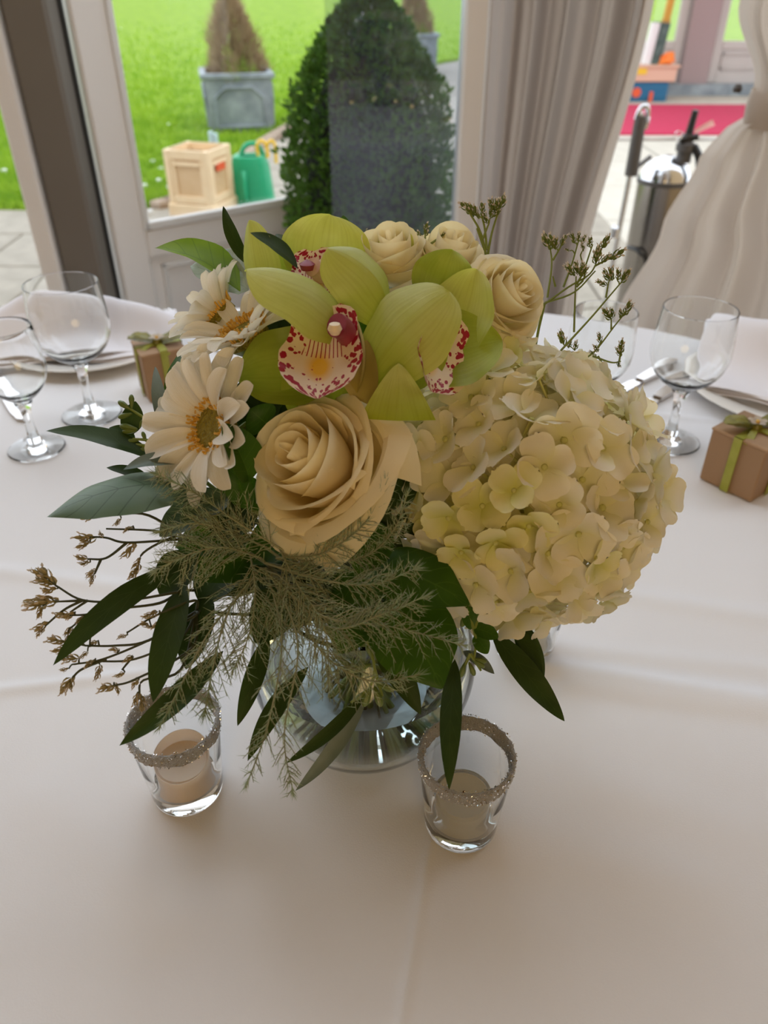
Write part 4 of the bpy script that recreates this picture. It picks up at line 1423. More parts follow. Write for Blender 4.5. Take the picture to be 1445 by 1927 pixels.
def gerbera(label, u, v, d, rad, axis, k, cup0=.25, n1=17, n2=15, seed=1, disc=.34):
    t, mth, bot = root('gerbera', label, 'gerbera', k, 'white gerberas in the bouquet')
    q = random.Random(seed)
    c = at(u, v, d)
    n = V(axis).normalized()
    ex = n.cross(V((.1, .3, .9))).normalized()
    ey = n.cross(ex)
    stem_to(t, mth, bot, c - n * .012, .0024, via=c - n * .035)
    bl = wloc(t)
    for ring, (cnt, L_, tilt, back) in enumerate(((n1, rad, cup0, -.0015), (n2, rad * .93, cup0 + .22, .0))):
        for i in range(cnt):
            a = 2 * PI * (i + .5 * ring) / cnt + q.uniform(-.08, .08)
            e = ex * math.cos(a) + ey * math.sin(a)
            tl = tilt + q.uniform(-.12, .12)
            y = e * math.cos(tl) + n * math.sin(tl)
            z = n * math.cos(tl) - e * math.sin(tl)
            link('petal', gpet[q.randrange(3)], t, c + e * rad * disc * .55 + n * back - bl, frame_quat(y, z), (L_ * q.uniform(.9, 1.05) * .80,) * 3)
    dr_ = rad * disc
    Rm = Matrix((ex, ey, n)).transposed().to_4x4()
    dm = lathe([(dr_, -.003), (dr_ * 1.0, .001), (dr_ * .8, .004), (dr_ * .5, .0042), (dr_ * .2, .0035), (0, .003)], 32)
    dk = part('disc', xf(dm, Matrix.Translation(c) @ Rm), M['disc'], t)
    sv = []
    for i in range(260):
        a = q.uniform(0, 2 * PI)
        rr = dr_ * q.uniform(.68, 1.12)
        b = c + (ex * math.cos(a) + ey * math.sin(a)) * rr + n * .001
        tp = b + (ex * math.cos(a) * .25 + ey * math.sin(a) * .25 + n + V((q.uniform(-.3, .3), q.uniform(-.3, .3), q.uniform(-.3, .3)))).normalized() * q.uniform(.004, .0075)
        sv.append(tube([b, tp], .00042, .0006, n=4))
    j_ = join(*sv)
    tag(part('stamen_ring', j_, M['stamen'], dk), kind='stuff')
    part('calyx', tube([c - n * .013, c - n * .003], .004, dr_ * .95, n=14), M['stem'], t)


gerbera('open white gerbera with golden disc beside the large ivory rose', 405, 806, .398, .045, dirv(-.62, .08, .78), 4, .30, 18, 13, 3, .30)
gerbera('white gerbera tilted upwards below the lime orchid', 462, 632, .410, .042, dirv(-.45, .74, .52), 5, .22, 18, 14, 8, .30)
gerbera('creamy gerbera turned away behind the two open ones', 414, 592, .434, .034, dirv(-.70, .62, .20), 6, .55, 15, 9, 12, .28)

# ------------------------------------------------------------------ orchids
SHARP = ab(.28, .62)
ACUM = lambda t: ab(.5, .68)(t) * (1 - .5 * max(0., (t - .72) / .28))


def opetal(t, name, b, tp, w_, nrm, mat='orch', prof=ORCH, **kw):
    return part(name, blade(at(*b), at(*tp), w_, nrm, prof, **{**dict(cup=.28, arch=.10, ruf=.02, nu=12, nv=18), **kw}), M[mat], t)


LIPT = [(0, .30), (.08, .66), (.18, .78), (.32, .80), (.45, .90), (.58, 1.0), (.72, .98), (.84, .84), (.92, .64), (.97, .40), (1.001, .10)]


def LIPP(t):
    for (t0, a0), (t1, a1) in zip(LIPT, LIPT[1:]):
        if t0 <= t <= t1: return a0 + (a1 - a0) * (t - t0) / (t1 - t0)
    return .1

t, mth, bot = root('cymbidium_orchid', 'lime orchid with wide open crimson spotted lip facing out', 'orchid', 7, 'lime green cymbidium orchids')
stem_to(t, mth, bot, at(655, 650, .405), .0025)
opetal(t, 'sepal', (668, 640, .405), (482, 484, .372), .052, dirv(-.15, .75, .62), cup=-.45, fold=-.2, arch=.17, curl=-.12)
opetal(t, 'sepal', (735, 612, .404), (632, 458, .384), .040, dirv(.25, .45, .85), cup=-.35, fold=-.3, arch=.12, curl=-.14, side=.10)
opetal(t, 'petal', (690, 722, .394), (838, 544, .372), .047, dirv(-.05, .35, .93), cup=-.15, fold=-.14, arch=.12, curl=-.08, prof=ab(.66, .52), ruf=.03)
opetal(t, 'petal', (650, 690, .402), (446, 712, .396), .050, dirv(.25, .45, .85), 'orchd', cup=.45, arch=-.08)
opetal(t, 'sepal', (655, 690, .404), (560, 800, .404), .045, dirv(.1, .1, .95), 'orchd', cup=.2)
lp = part('lip', blade(at(618, 576, .386), at(598, 748, .368), .0415, dirv(-.12, .18, .97), LIPP, .50, -.10, ruf=.022, rf=7, curl=-.02, nu=22, nv=26, wmin=.05), M['lip'], t)
lp['label'] = 'cream lip with crimson spots and yellow throat'
part('side_lobe', blade(at(672, 740, .386), at(664, 585, .378), .018, dirv(-.9, .1, .45), OVATE, .5, -.12, nu=8, nv=12), leafy('orchid_side_lobe', (.66, .52, .24), (.72, .58, .28), base=(.50, .42, .10), base_to=.9, transl=.3), t)
part('side_lobe', blade(at(690, 760, .392), at(690, 640, .386), .022, dirv(-.5, .1, .8), OVATE, .4, .05, nu=8, nv=12), leafy('orchid_inner_lobe', (.42, .33, .09), (.48, .38, .12), transl=.3), t)
cm = part('column', tube(smoothline([at(662, 668, .388), at(658, 638, .382), at(644, 618, .374), at(633, 612, .370)]), .0052, .0060, n=14), M['maroon'], t)
part('anther_cap', lathe([(0, -.0030), (.0022, -.0026), (.0036, 0), (.0026, .0025), (0, .0032)], 14, at(630, 619, .3665)), M['colcap'], cm)

t, mth, bot = root('cymbidium_orchid', 'lime orchid at the back with its spotted lip half hidden', 'orchid', 8, 'lime green cymbidium orchids')
stem_to(t, mth, bot, at(590, 560, .435), .0025)
opetal(t, 'sepal', (508, 600, .425), (470, 414, .412), .024, dirv(-.5, .1, .86), cup=-.5, arch=.06)
opetal(t, 'petal', (600, 575, .436), (622, 404, .428), .050, dirv(.05, .1, .95), cup=.2, fold=-.18, arch=.02, prof=ab(.8, .5), ruf=.035)
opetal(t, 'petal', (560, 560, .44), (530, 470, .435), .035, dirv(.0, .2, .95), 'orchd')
opetal(t, 'sepal', (640, 575, .435), (715, 492, .432), .022, dirv(.1, .7, .6), 'orch')
part('lip', blade(at(590, 472, .424), at(600, 570, .410), .030, dirv(-.1, .45, .87), LIPP, .5, -.08, ruf=.02, rf=7, nu=18, nv=20, wmin=.05), M['lip'], t)
cm = part('column', tube(smoothline([at(606, 520, .418), at(598, 508, .413), at(588, 502, .409)]), .0050, .0052, n=12), leafy('striped_column', (.70, .42, .36), (.82, .62, .50), transl=.2, scale=160), t)
part('anther_cap', lathe([(0, -.003), (.0035, -.002), (.0042, .001), (0, .0035)], 12, at(578, 500, .409)), M['maroon'], cm)

t, mth, bot = root('cymbidium_orchid', 'lime orchid seen from the side beside the hydrangea', 'orchid', 9, 'lime green cymbidium orchids')
stem_to(t, mth, bot, at(800, 690, .412), .0025)
opetal(t, 'petal', (845, 690, .412), (896, 506, .402), .038, dirv(-.35, .25, .9), cup=.2, fold=.25, arch=-.05, ruf=.035)
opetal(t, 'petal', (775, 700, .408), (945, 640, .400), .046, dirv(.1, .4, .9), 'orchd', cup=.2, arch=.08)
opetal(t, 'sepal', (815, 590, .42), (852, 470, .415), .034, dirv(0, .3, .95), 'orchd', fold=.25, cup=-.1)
opetal(t, 'sepal', (748, 792, .380), (750, 684, .374), .0385, dirv(0, .5, .86), 'orch', lambda t: (1 - t) ** .72, fold=-.35, cup=0, arch=.08)
opetal(t, 'sepal', (742, 500, .44), (742, 422, .436), .022, dirv(0, .4, .9), 'orch', fold=-.2)
opetal(t, 'petal', (778, 738, .394), (826, 590, .390), .018, dirv(.6, .1, .7), 'orchd', cup=.3)
part('lip', blade(at(846, 585, .396), at(814, 738, .380), .036, dirv(.70, .15, .68), LIPP, .45, -.12, ruf=.03, rf=7, nu=18, nv=20, wmin=.05), M['lip'], t)
part('column', tube(smoothline([at(800, 690, .404), at(806, 650, .396), at(815, 632, .390)]), .0045, .005, n=12), M['maroon'], t)

# ------------------------------------------------------------------ hydrangea
hc = at(972, 920, .458)
t, mth, bot = root('hydrangea', 'big round ivory hydrangea head on the curtain side of the bouquet', 'hydrangea', 10)
stem_to(t, mth, bot, hc - V((.02, 0, .03)), .0035)
hb = wloc(t)
HPROF = ab(.48, .30)


def hpet(L_, W_, cup, arch, s_, jag):
    b = blade((0, .0012, 0), (0, L_, 0), W_, (0, 0, 1), HPROF, cup, arch, ruf=.03, rf=3, nu=8, nv=8, seed=s_, wmin=.28)
    q = random.Random(int(s_ * 10) + 3)
    if jag:
        vs = list(b[0])
        for i in range(9):
            k = 8 * 9 + i
            vs[k] = vs[k] + V((0, q.uniform(-.0012, .0012), 0))
            # rounded end
            s = -1 + 2 * i / 8
            vs[k] = vs[k] + V((s * W_ * .12, -.10 * L_ * s * s, 0))
        b = (vs, b[1], b[2])
    else:
        vs = list(b[0])
        for i in range(9):
            k = 8 * 9 + i
            s = -1 + 2 * i / 8
            vs[k] = vs[k] + V((s * W_ * .12, -.10 * L_ * s * s, 0))
        b = (vs, b[1], b[2])
    return b


HP_ = []
for mi, mt in enumerate((M['hyd'], M['hydg'])):
    for (L_, W_, cu, ar, s_, jg) in ((.0172, .0182, .22, .05, .0, 0), (.0165, .0170, .30, .03, 1.1, 1), (.0178, .0176, .15, .08, 2.3, 1), (.0158, .0165, .35, .0, 3.4, 0)):
        b = hpet(L_, W_, cu, ar, s_, jg)
        HP_.append((b, mesh('petal', b[0], b[1], mt, b[2])))
heye = mesh('floret', *join(lathe([(0, -.0005), (.0014, .0), (.0017, .0012), (.0012, .0022), (0, .0026)], 10), tube([(0, 0, 0), (0, 0, -.018)], .0007, .0009, n=5)), M['hydc'])
fl_pts = []
NF = 205
q = random.Random(17)
for i in range(NF):
    z = 1 - 2 * (i + .5) / NF
    a = i * 2.399963
    r = math.sqrt(1 - z * z)
    n = V((r * math.cos(a), r * math.sin(a), z))
    # ellipsoid: wide, a bit flat below
    R3 = V((.077, .074, .0765))
    lump = 1 + .07 * noise.noise(n * 2.2 + V((3, 1, 0))) + q.uniform(-.06, .05)
    p_ = hc + V((n.x * R3.x, n.y * R3.y, n.z * R3.z)) * lump
    view = (CAM - p_).normalized()
    fl_pts.append((n.dot(view), p_, n))
fl_pts.sort(key=lambda x: -x[0])
rest_v = []
for idx, (dv, p_, n) in enumerate(fl_pts):
    if dv < -.55: continue
    # keep clear of the roses and orchids
    if (p_ - at(598, 878, .392)).length < .043: continue
    nn = (n + V((q.uniform(-.55, .55), q.uniform(-.55, .55), q.uniform(-.45, .55)))).normalized()
    spin = q.uniform(0, PI / 2)
    x = nn.cross(V((.3, .2, .9))).normalized()
    y = nn.cross(x)
    e = x * math.cos(spin) + y * math.sin(spin)
    # the half-open lime florets sit in the hollow near the rose
    px = (p_ - at(880, 960, .40)).length
    lime = 4 if (px < .034 and q.random() < .75) or q.random() < .03 else 0
    sc_ = q.uniform(.86, 1.16) * (.85 if lime else 1)
    rot = frame_quat(e, nn)
    if idx < 74:
        f_ = link('floret', heye, t, p_ - hb, rot, sc_)
        for k in range(4):
            a = PI / 2 * k + q.uniform(-.12, .12)
            tl = q.uniform(.05, .55)
            R2 = Quaternion((0, 0, 1), a) @ Quaternion((1, 0, 0), tl)
            link('petal', HP_[lime + q.randrange(4)][1], f_, (0, 0, .0006 * (k % 2)), R2, q.uniform(.9, 1.1))
    else:
        ms_ = [heye]
        for k in range(4):
            a = PI / 2 * k + q.uniform(-.12, .12)
            R2 = (Matrix.Translation(p_) @ rot.to_matrix().to_4x4() @ Matrix.Scale(sc_, 4) @ Quaternion((0, 0, 1), a).to_matrix().to_4x4() @ Quaternion((1, 0, 0), q.uniform(.05, .42)).to_matrix().to_4x4())
            rest_v.append(xf(HP_[lime + q.randrange(4)][0], R2))
# a second, inner shell of greenish florets fills the gaps
for i in range(150):
    z = 1 - 2 * (i + .5) / 150
    a = i * 2.399963 + 1
    r = math.sqrt(1 - z * z)
    n = V((r * math.cos(a), r * math.sin(a), z))
    p_ = hc + n * .062
    if n.dot((CAM - p_).normalized()) < -.4: continue
    nn = (n + V((q.uniform(-.3, .3), q.uniform(-.3, .3), q.uniform(-.3, .3)))).normalized()
    rot = frame_quat(nn.cross(V((.3, .2, .9))), nn)
    for k in range(4):
        R2 = (Matrix.Translation(p_) @ rot.to_matrix().to_4x4() @ Quaternion((0, 0, 1), PI / 2 * k + i).to_matrix().to_4x4() @ Quaternion((1, 0, 0), .3).to_matrix().to_4x4())
        rest_v.append(xf(HP_[4 + q.randrange(4)][0], R2))
tag(part('inner_florets', join(*rest_v), M['hyd'], t), kind='stuff')
part('flower_core', lathe([(0, -.048), (.03, -.04), (.05, -.01), (.052, .01), (.035, .04), (0, .05)], 20, hc), M['hydc'], t)


# ------------------------------------------------------------------ leaves
def leaf(t, b, tp, w_, nrm, mat, prof=OVATE, name='leaf', **kw):
    kk = dict(cup=.18, arch=.08, ruf=.010, nu=8, nv=16)
    kk.update(kw)
    return part(name, blade(at(*b), at(*tp), w_, nrm, prof, **kk), M[mat], t)


F3 = dirv(0, .3, .95)
# salal / broad leaves
t, mth, bot = root('salal_sprig', 'sprig with one bright green backlit leaf beside the lime orchid', 'leaf sprig', 11, 'broad leaf sprigs in the bouquet')
stem_to(t, mth, bot, at(470, 575, .445), .0016, via=at(480, 800, .47))
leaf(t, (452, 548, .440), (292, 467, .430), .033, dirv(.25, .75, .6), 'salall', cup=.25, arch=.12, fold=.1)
t, mth, bot = root('silver_leaf_sprig', 'silvery grey leaf sprig behind the bright green leaf', 'leaf sprig', 12, 'silver grey leaf sprigs')
stem_to(t, mth, bot, at(470, 560, .455), .0015, via=at(490, 800, .48))
leaf(t, (468, 545, .450), (358, 500, .446), .023, dirv(-.2, .4, .85), 'dusty', cup=.3, ruf=.05)
leaf(t, (470, 520, .452), (420, 470, .450), .018, dirv(.3, .3, .85), 'dusty', cup=.3, ruf=.04)
leaf(t, (560, 520, .452), (520, 440, .450), .016, dirv(.3, .3, .85), 'eucg', cup=.3)
t, mth, bot = root('willow_eucalyptus_sprig', 'dark pointed leaves rising behind the lime orchids', 'leaf sprig', 13, 'willow eucalyptus sprigs')
stem_to(t, mth, bot, at(480, 560, .445), .0015, via=at(500, 800, .47))
leaf(t, (470, 500, .436), (420, 388, .430), .0095, dirv(-.6, .2, .75), 'euc', LANCE)
leaf(t, (560, 505, .418), (470, 438, .408), .0135, dirv(.3, .6, .7), 'euc', LANCE, fold=.1)
leaf(t, (545, 500, .44), (548, 450, .44), .008, dirv(-.3, .2, .9), 'euc', LANCE)
leaf(t, (650, 460, .445), (646, 405, .445), .008, F3, 'salal', LANCE)

t, mth, bot = root('salal_sprig', 'large grey green veined leaf reaching over the cloth below the gerbera', 'leaf sprig', 14, 'broad leaf sprigs in the bouquet')
stem_to(t, mth, bot, at(380, 940, .41), .0018, via=at(480, 1060, .43))
leaf(t, (372, 912, .405), (88, 973, .385), .0375, dirv(-.05, .80, .60), 'salalg', ACUM, cup=-.22, arch=.12, nu=12, nv=22, side=-.03)
leaf(t, (355, 872, .404), (232, 884, .398), .0125, dirv(.1, .75, .6), 'eucg', LANCE, fold=.2)
leaf(t, (400, 950, .410), (300, 1010, .400), .022, dirv(-.2, .5, .8), 'salalg')
leaf(t, (430, 935, .402), (340, 985, .392), .020, dirv(0, .6, .8), 'salalg', cup=.3)

t, mth, bot = root('salal_sprig', 'two broad dark green leaves below the hydrangea', 'leaf sprig', 15, 'broad leaf sprigs in the bouquet')
stem_to(t, mth, bot, at(690, 1090, .43), .0018)
leaf(t, (690, 1060, .415), (884, 1138, .392), .036, dirv(-.1, .62, .78), 'salal', ACUM, cup=-.15, arch=.12, nu=12, nv=18)
leaf(t, (735, 1120, .412), (832, 1296, .388), .046, dirv(.05, .35, .93), 'salal', ACUM, cup=-.12, arch=.08, nu=12, nv=18)
leaf(t, (720, 985, .415), (672, 1085, .405), .022, dirv(.1, .2, .95), 'salal', cup=.2)
leaf(t, (690, 1090, .43), (780, 1230, .425), .030, dirv(.1, .3, .9), 'euc', cup=.2)

t, mth, bot = root('salal_sprig', 'folded green leaf tucked between the gerbera and the large rose', 'leaf sprig', 16, 'broad leaf sprigs in the bouquet')
stem_to(t, mth, bot, at(470, 960, .412), .0016)
leaf(t, (470, 905, .392), (417, 797, .376), .021, dirv(.55, .25, .8), 'salal', cup=.1, fold=.35)
leaf(t, (470, 960, .40), (440, 860, .392), .016, dirv(-.3, .2, .9), 'salal', LANCE, fold=.2)
leaf(t, (505, 800, .405), (470, 770, .40), .02, dirv(-.3, .2, .9), 'salal', cup=.2)

# dark leaves in the heart of the bouquet
t, mth, bot = root('salal_sprig', 'dark leaves packed under the large rose behind the fern', 'leaf sprig', 17, 'broad leaf sprigs in the bouquet')
stem_to(t, mth, bot, at(520, 1080, .43), .0018)
q = random.Random(31)
for (u0, v0, u1, v1, d0, d1, w_) in ((560, 1040, 420, 1120, .43, .415, .030), (520, 1050, 330, 1080, .43, .41, .028), (600, 1060, 560, 1180, .43, .42, .030), (640, 1070, 700, 1190, .43, .42, .030), (470, 1010, 330, 1030, .425, .41, .026),
                                     (560, 1090, 480, 1210, .435, .425, .028), (660, 1010, 760, 1060, .43, .42, .030), (690, 1120, 640, 1230, .43, .42, .028), (740, 960, 770, 840, .425, .42, .026), (430, 840, 560, 745, .428, .425, .034), (500, 720, 610, 560, .436, .432, .036), (740, 690, 640, 540, .436, .430, .036), (560, 640, 480, 560, .436, .436, .030), (700, 640, 790, 560, .436, .434, .034), (450, 760, 545, 835, .43, .428, .034), (470, 950, 400, 1010, .42, .41, .03), (480, 900, 430, 980, .425, .42, .03), (560, 1000, 470, 1060, .425, .415, .03), (470, 780, 500, 860, .425, .425, .03), (520, 700, 480, 800, .43, .43, .03), (730, 1010, 760, 930, .43, .43, .03), (620, 1100, 560, 1160, .435, .43, .03), (440, 1060, 380, 1140, .425, .41, .028), (480, 800, 500, 700, .425, .42, .03), (720, 800, 700, 700, .42, .415, .03)):
    leaf(t, (u0, v0, d0), (u1, v1, d1), w_, dirv(q.uniform(-.3, .3), .4, .85), 'euc' if q.random() < .5 else 'salal', cup=.2)

# willow eucalyptus: long hanging leaves
def willow(label, k, anchor, rows):
    t, mth, bot = root('willow_eucalyptus_sprig', label, 'leaf sprig', k, 'willow eucalyptus sprigs')
    stem_to(t, mth, bot, at(*anchor), .0016, 'bstem')
    for (b, tp, w_, nx, kw) in rows:
        leaf(t, b, tp, w_, dirv(*nx), kw.pop('mat', 'euc'), LANCE, **kw)


willow('long dark leaf pointing over the cloth below the wine glasses', 18, (330, 890, .42), [
    ((300, 868, .415), (86, 811, .410), .0155, (.05, .8, .6), dict(cup=.1, fold=.15)), ((255, 830, .425), (205, 805, .42), .010, (.3, .6, .7), dict()), ((240, 820, .42), (255, 755, .42), .012, (.5, .3, .8), dict()), ((285, 905, .42), (200, 880, .418), .008, (.1, .7, .7), dict()),
    ((318, 830, .425), (292, 690, .43), .012, (-.6, .2, .75), dict(mat='eucg', side=.08)), ((330, 800, .42), (350, 650, .43), .016, (-.6, .2, .75), dict(mat='salal')), ((330, 850, .41), (310, 780, .41), .014, (-.4, .2, .85), dict(mat='salal'))])
willow('long dark leaves hanging towards the amber tealight', 19, (400, 1090, .42), [
    ((345, 1062, .405), (100, 1252, .385), .0140, (.2, .6, .8), dict(cup=.05, side=.03)), ((350, 1095, .400), (288, 1322, .378), .0185, (-.35, .3, .88), dict(cup=.1, side=-.04)), ((420, 1225, .395), (225, 1403, .372), .0125, (.1, .5, .85), dict(side=-.06, fold=.1)),
    ((370, 1040, .41), (300, 1120, .405), .024, (-.2, .4, .9), dict()), ((395, 1120, .41), (350, 1260, .40), .020, (-.2, .3, .9), dict())])
willow('dark narrow leaves hanging straight down before the vase', 20, (560, 1180, .43), [
    ((505, 1195, .415), (447, 1366, .395), .0105, (.2, .3, .93), dict()), ((580, 1255, .420), (466, 1432, .398), .0105, (.1, .4, .9), dict(side=.04)), ((690, 1305, .43), (556, 1488, .420), .0085, (.15, .4, .9), dict(side=-.05, mat='eucg')),
    ((690, 1300, .43), (538, 1436, .418), .0075, (.1, .5, .85), dict(side=-.07)), ((690, 1175, .425), (792, 1345, .410), .0150, (-.1, .3, .95), dict(side=-.03))])
willow('long willow leaf hanging over the votive rim', 21, (830, 1220, .42), [
    ((856, 1240, .405), (845, 1486, .372), .0112, (.1, .25, .96), dict(side=.03, nv=20)), ((830, 1190, .42), (800, 1260, .42), .012, (-.1, .2, .9), dict())])
willow('pair of dark pointed leaves below the hydrangea over the cloth', 22, (930, 1160, .445), [
    ((925, 1188, .440), (1062, 1357, .425), .0150, (.1, .4, .9), dict(side=.03, nv=20)), ((968, 1160, .45), (1017, 1302, .442), .0150, (.2, .3, .92), dict()), ((955, 1170, .446), (1020, 1268, .437), .010, (.4, .3, .85), dict()), ((870, 1225, .44), (930, 1268, .436), .008, (.3, .5, .8), dict(mat='eucg'))])

# seeded eucalyptus: stems with paired buds
bmesh_ = mesh('bud', *lathe([(0, 0), (.0007, .0008), (.0015, .0040), (.0018, .0062), (.0013, .0080), (.0006, .0088), (0, .0090)], 8), M['bud'])


def seeded(label, k, stems, buds, anchor, leaves=()):
    t, mth, bot = root('seeded_eucalyptus_sprig', label, 'leaf sprig', k, 'seeded eucalyptus sprigs')
    stem_to(t, mth, bot, at(*anchor), .0014)
    bl = wloc(t)
    for s in stems:
        part('twig', tube(smoothline([at(*p_) for p_ in s], 4), .0011, .0007, n=6), M['stem'], t)
    for (b, e) in buds:
        p0, p1 = at(*b), at(*e)
        link('bud', bmesh_, t, p0 - bl, frame_quat((p1 - p0).cross(V((.2, .3, .8))), p1 - p0), (p1 - p0).length / .009)
    for (b, tp, w_, nx) in leaves:
        leaf(t, b, tp, w_, dirv(*nx), 'salal', OVATE, cup=.2)


d = .415
seeded('green seeded sprig with paired buds beside the open gerbera', 23, [[(320, 835, d), (290, 800, d), (246, 770, d)], [(320, 835, d), (275, 828, d), (250, 826, d)], [(315, 850, d), (270, 838, d), (215, 836, d)], [(300, 845, d), (268, 842, d)]],
       [((248, 772, d), (222, 755, d)), ((248, 770, d), (247, 742, d)), ((250, 778, d), (222, 786, d)), ((260, 808, d), (225, 801, d)), ((258, 811, d), (230, 812, d)), ((262, 806, d), (268, 790, d)), ((262, 828, d), (236, 832, d)), ((225, 836, d), (192, 833, d)), ((232, 838, d), (205, 826, d)), ((285, 850, d), (258, 846, d)), ((285, 852, d), (262, 856, d)), ((275, 832, d), (268, 812, d))], (340, 870, .42))
d = .43
seeded('small olive green seeded sprig under the hydrangea', 24, [[(880, 1150, d), (895, 1200, d), (892, 1240, d)], [(905, 1140, d), (892, 1190, d)], [(885, 1230, d), (905, 1262, d)], [(885, 1230, d), (868, 1265, d)]],
       [((890, 1238, d), (916, 1246, d)), ((888, 1240, d), (912, 1256, d)), ((882, 1245, d), (893, 1272, d)), ((876, 1245, d), (866, 1275, d)), ((905, 1130, d), (925, 1162, d)), ((880, 1150, d), (868, 1180, d))], (900, 1120, .43),
       [((892, 1195, d), (918, 1230, d), .010, (.2, .3, .9)), ((890, 1180, d), (938, 1200, d), .010, (.2, .4, .9)), ((880, 1140, d), (885, 1185, d), .010, (.2, .3, .9)), ((905, 1150, d), (935, 1165, d), .010, (.2, .3, .9))])
d = .425
seeded('short green bud sprig hanging before the water of the vase', 25, [[(690, 1200, d), (705, 1260, d), (690, 1310, d)], [(705, 1260, d), (720, 1310, d)], [(690, 1300, d), (660, 1322, d)]],
       [((698, 1290, d), (684, 1330, d)), ((704, 1290, d), (718, 1330, d)), ((708, 1285, d), (742, 1300, d)), ((690, 1300, d), (668, 1318, d)), ((700, 1240, d), (690, 1212, d)), ((700, 1250, d), (655, 1262, d))], (690, 1180, .43))


# ------------------------------------------------------------------ limonium sprays
def cluster_mesh(seed, dry):
    q = random.Random(seed)
    out_b, out_p = [], []
    for i in range(7):
        a = i * 2.4
        k = i / 6
        b = V((0, 0, k * .0085))
        dv = V((math.cos(a) * (.46 - .2 * k), math.sin(a) * (.46 - .2 * k), .8)).normalized()
        L_ = q.uniform(.0050, .0072)
        out_b.append(blade(b, b + dv * L_, .0023, V((math.cos(a), math.sin(a), -.4)), OVATE, .9, .08, nu=3, nv=4))
        out_b.append(blade(b, b + dv * L_ * .95, .0023, -V((math.cos(a), math.sin(a), -.4)), OVATE, .9, .08, nu=3, nv=4))
        if i % (2 if dry else 1) == 0:
            tp = b + dv * L_ * .75
            for s in range(2):
                e = (dv + V((q.uniform(-.6, .6), q.uniform(-.6, .6), q.uniform(-.1, .5)))).normalized()
                out_p.append(blade(tp, tp + e * .0036, .0016, V((q.uniform(-1, 1), q.uniform(-1, 1), .3)), OVATE, .3, .1, nu=2, nv=3))
    return join(*out_b), join(*out_p)


CLU = {}
for dry in (0, 1):
    CLU[dry] = []
    for s in range(3):
        b, p_ = cluster_mesh(40 + s + dry * 10, dry)
        CLU[dry].append((mesh('bud_cluster', b[0], b[1], M['limop2' if dry else 'limo'], b[2]), mesh('floret', p_[0], p_[1], M['limop'], p_[2])))


def limonium(label, k, anchor, branches, clusters, dry, via=None, rs=.00085):
    """branches: pixel polylines with depth; clusters: (tip pixel, direction pixel)"""
    t, mth, bot = root('limonium_spray', label, 'flower spray', k, 'limonium sprays in the bouquet')
    stem_to(t, mth, bot, at(*anchor), .0010, 'bstem' if dry else 'stem', via=at(*via) if via else None)
    allp = []
    bl = wloc(t)
    q = random.Random(k)
    for s in branches:
        if dry and s[0][0] >= 270: s = [anchor] + list(s)
        sl_ = smoothline([at(*p_) for p_ in s], 6)
        allp += sl_
        part('branch', tube(sl_, rs, rs * .6, n=6), M['bstem' if dry else 'stem'], t)
    for (u0, v0, u1, v1, d_) in clusters:
        p0, p1 = at(u0, v0, d_), at(u1, v1, d_ + q.uniform(-.004, .002))
        near = min(allp, key=lambda w__: (w__ - p0).length)
        if .0012 < (near - p0).length < .03:
            part('pedicel', tube(smoothline([near, near.lerp(p0, .5) + V((0, 0, .001)), p0], 3), rs * .6, rs * .45, n=5), M['bstem' if dry else 'stem'], t)
        dv = p1 - p0
        bm_, fm_ = CLU[dry][q.randrange(3)]
        o = link('bud_cluster', bm_, t, p0 - bl, frame_quat(dv.cross(V((q.uniform(-1, 1), q.uniform(-1, 1), q.uniform(-1, 1)))), dv), dv.length / .0145)
        link('floret', fm_, o)


d = .395
limonium('dry limonium spray reaching farthest over the cloth', 26, (340, 1110, .41),
         [[(330, 1115, d), (230, 1131, d), (155, 1129, d), (105, 1102, d)], [(158, 1130, d), (110, 1132, d)], [(155, 1130, d), (120, 1148, d), (85, 1178, d)], [(165, 1130, d), (132, 1152, d)], [(300, 1135, d), (215, 1146, d), (165, 1156, d), (130, 1158, d)], [(165, 1156, d), (135, 1180, d)]],
         [(105, 1102, 72, 1066, d), (100, 1100, 62, 1090, d), (108, 1108, 76, 1112, d), (88, 1092, 58, 1068, d), (112, 1133, 60, 1128, d), (95, 1135, 38, 1138, d), (80, 1140, 70, 1165, d), (92, 1170, 62, 1188, d), (85, 1180, 68, 1198, d), (132, 1155, 100, 1158, d), (142, 1152, 118, 1165, d), (136, 1180, 122, 1195, d), (160, 1158, 142, 1172, d), (128, 1190, 126, 1212, d)], 1)
d = .400
limonium('dry limonium spray just under the large veined leaf', 27, (360, 1020, .41),
         [[(345, 1015, d), (240, 1021, d), (200, 1012, d), (165, 1010, d)], [(238, 1022, d), (200, 1050, d), (165, 1052, d)], [(190, 1052, d), (178, 1080, d)], [(280, 970, d), (215, 968, d), (160, 965, d)], [(330, 1010, d), (270, 1040, d), (258, 1075, d)], [(300, 1000, d), (200, 995, d)]],
         [(182, 1012, 140, 1012, d), (170, 1020, 142, 1032, d), (195, 1012, 185, 1000, d), (168, 1052, 140, 1048, d), (170, 1058, 148, 1062, d), (182, 1072, 160, 1085, d), (178, 1078, 168, 1100, d), (165, 968, 128, 960, d), (178, 972, 150, 976, d), (255, 1020, 232, 1050, d), (250, 990, 232, 1000, d), (262, 1060, 245, 1092, d), (266, 1050, 250, 1068, d), (228, 975, 215, 990, d), (190, 965, 170, 955, d)], 1)
d = .392
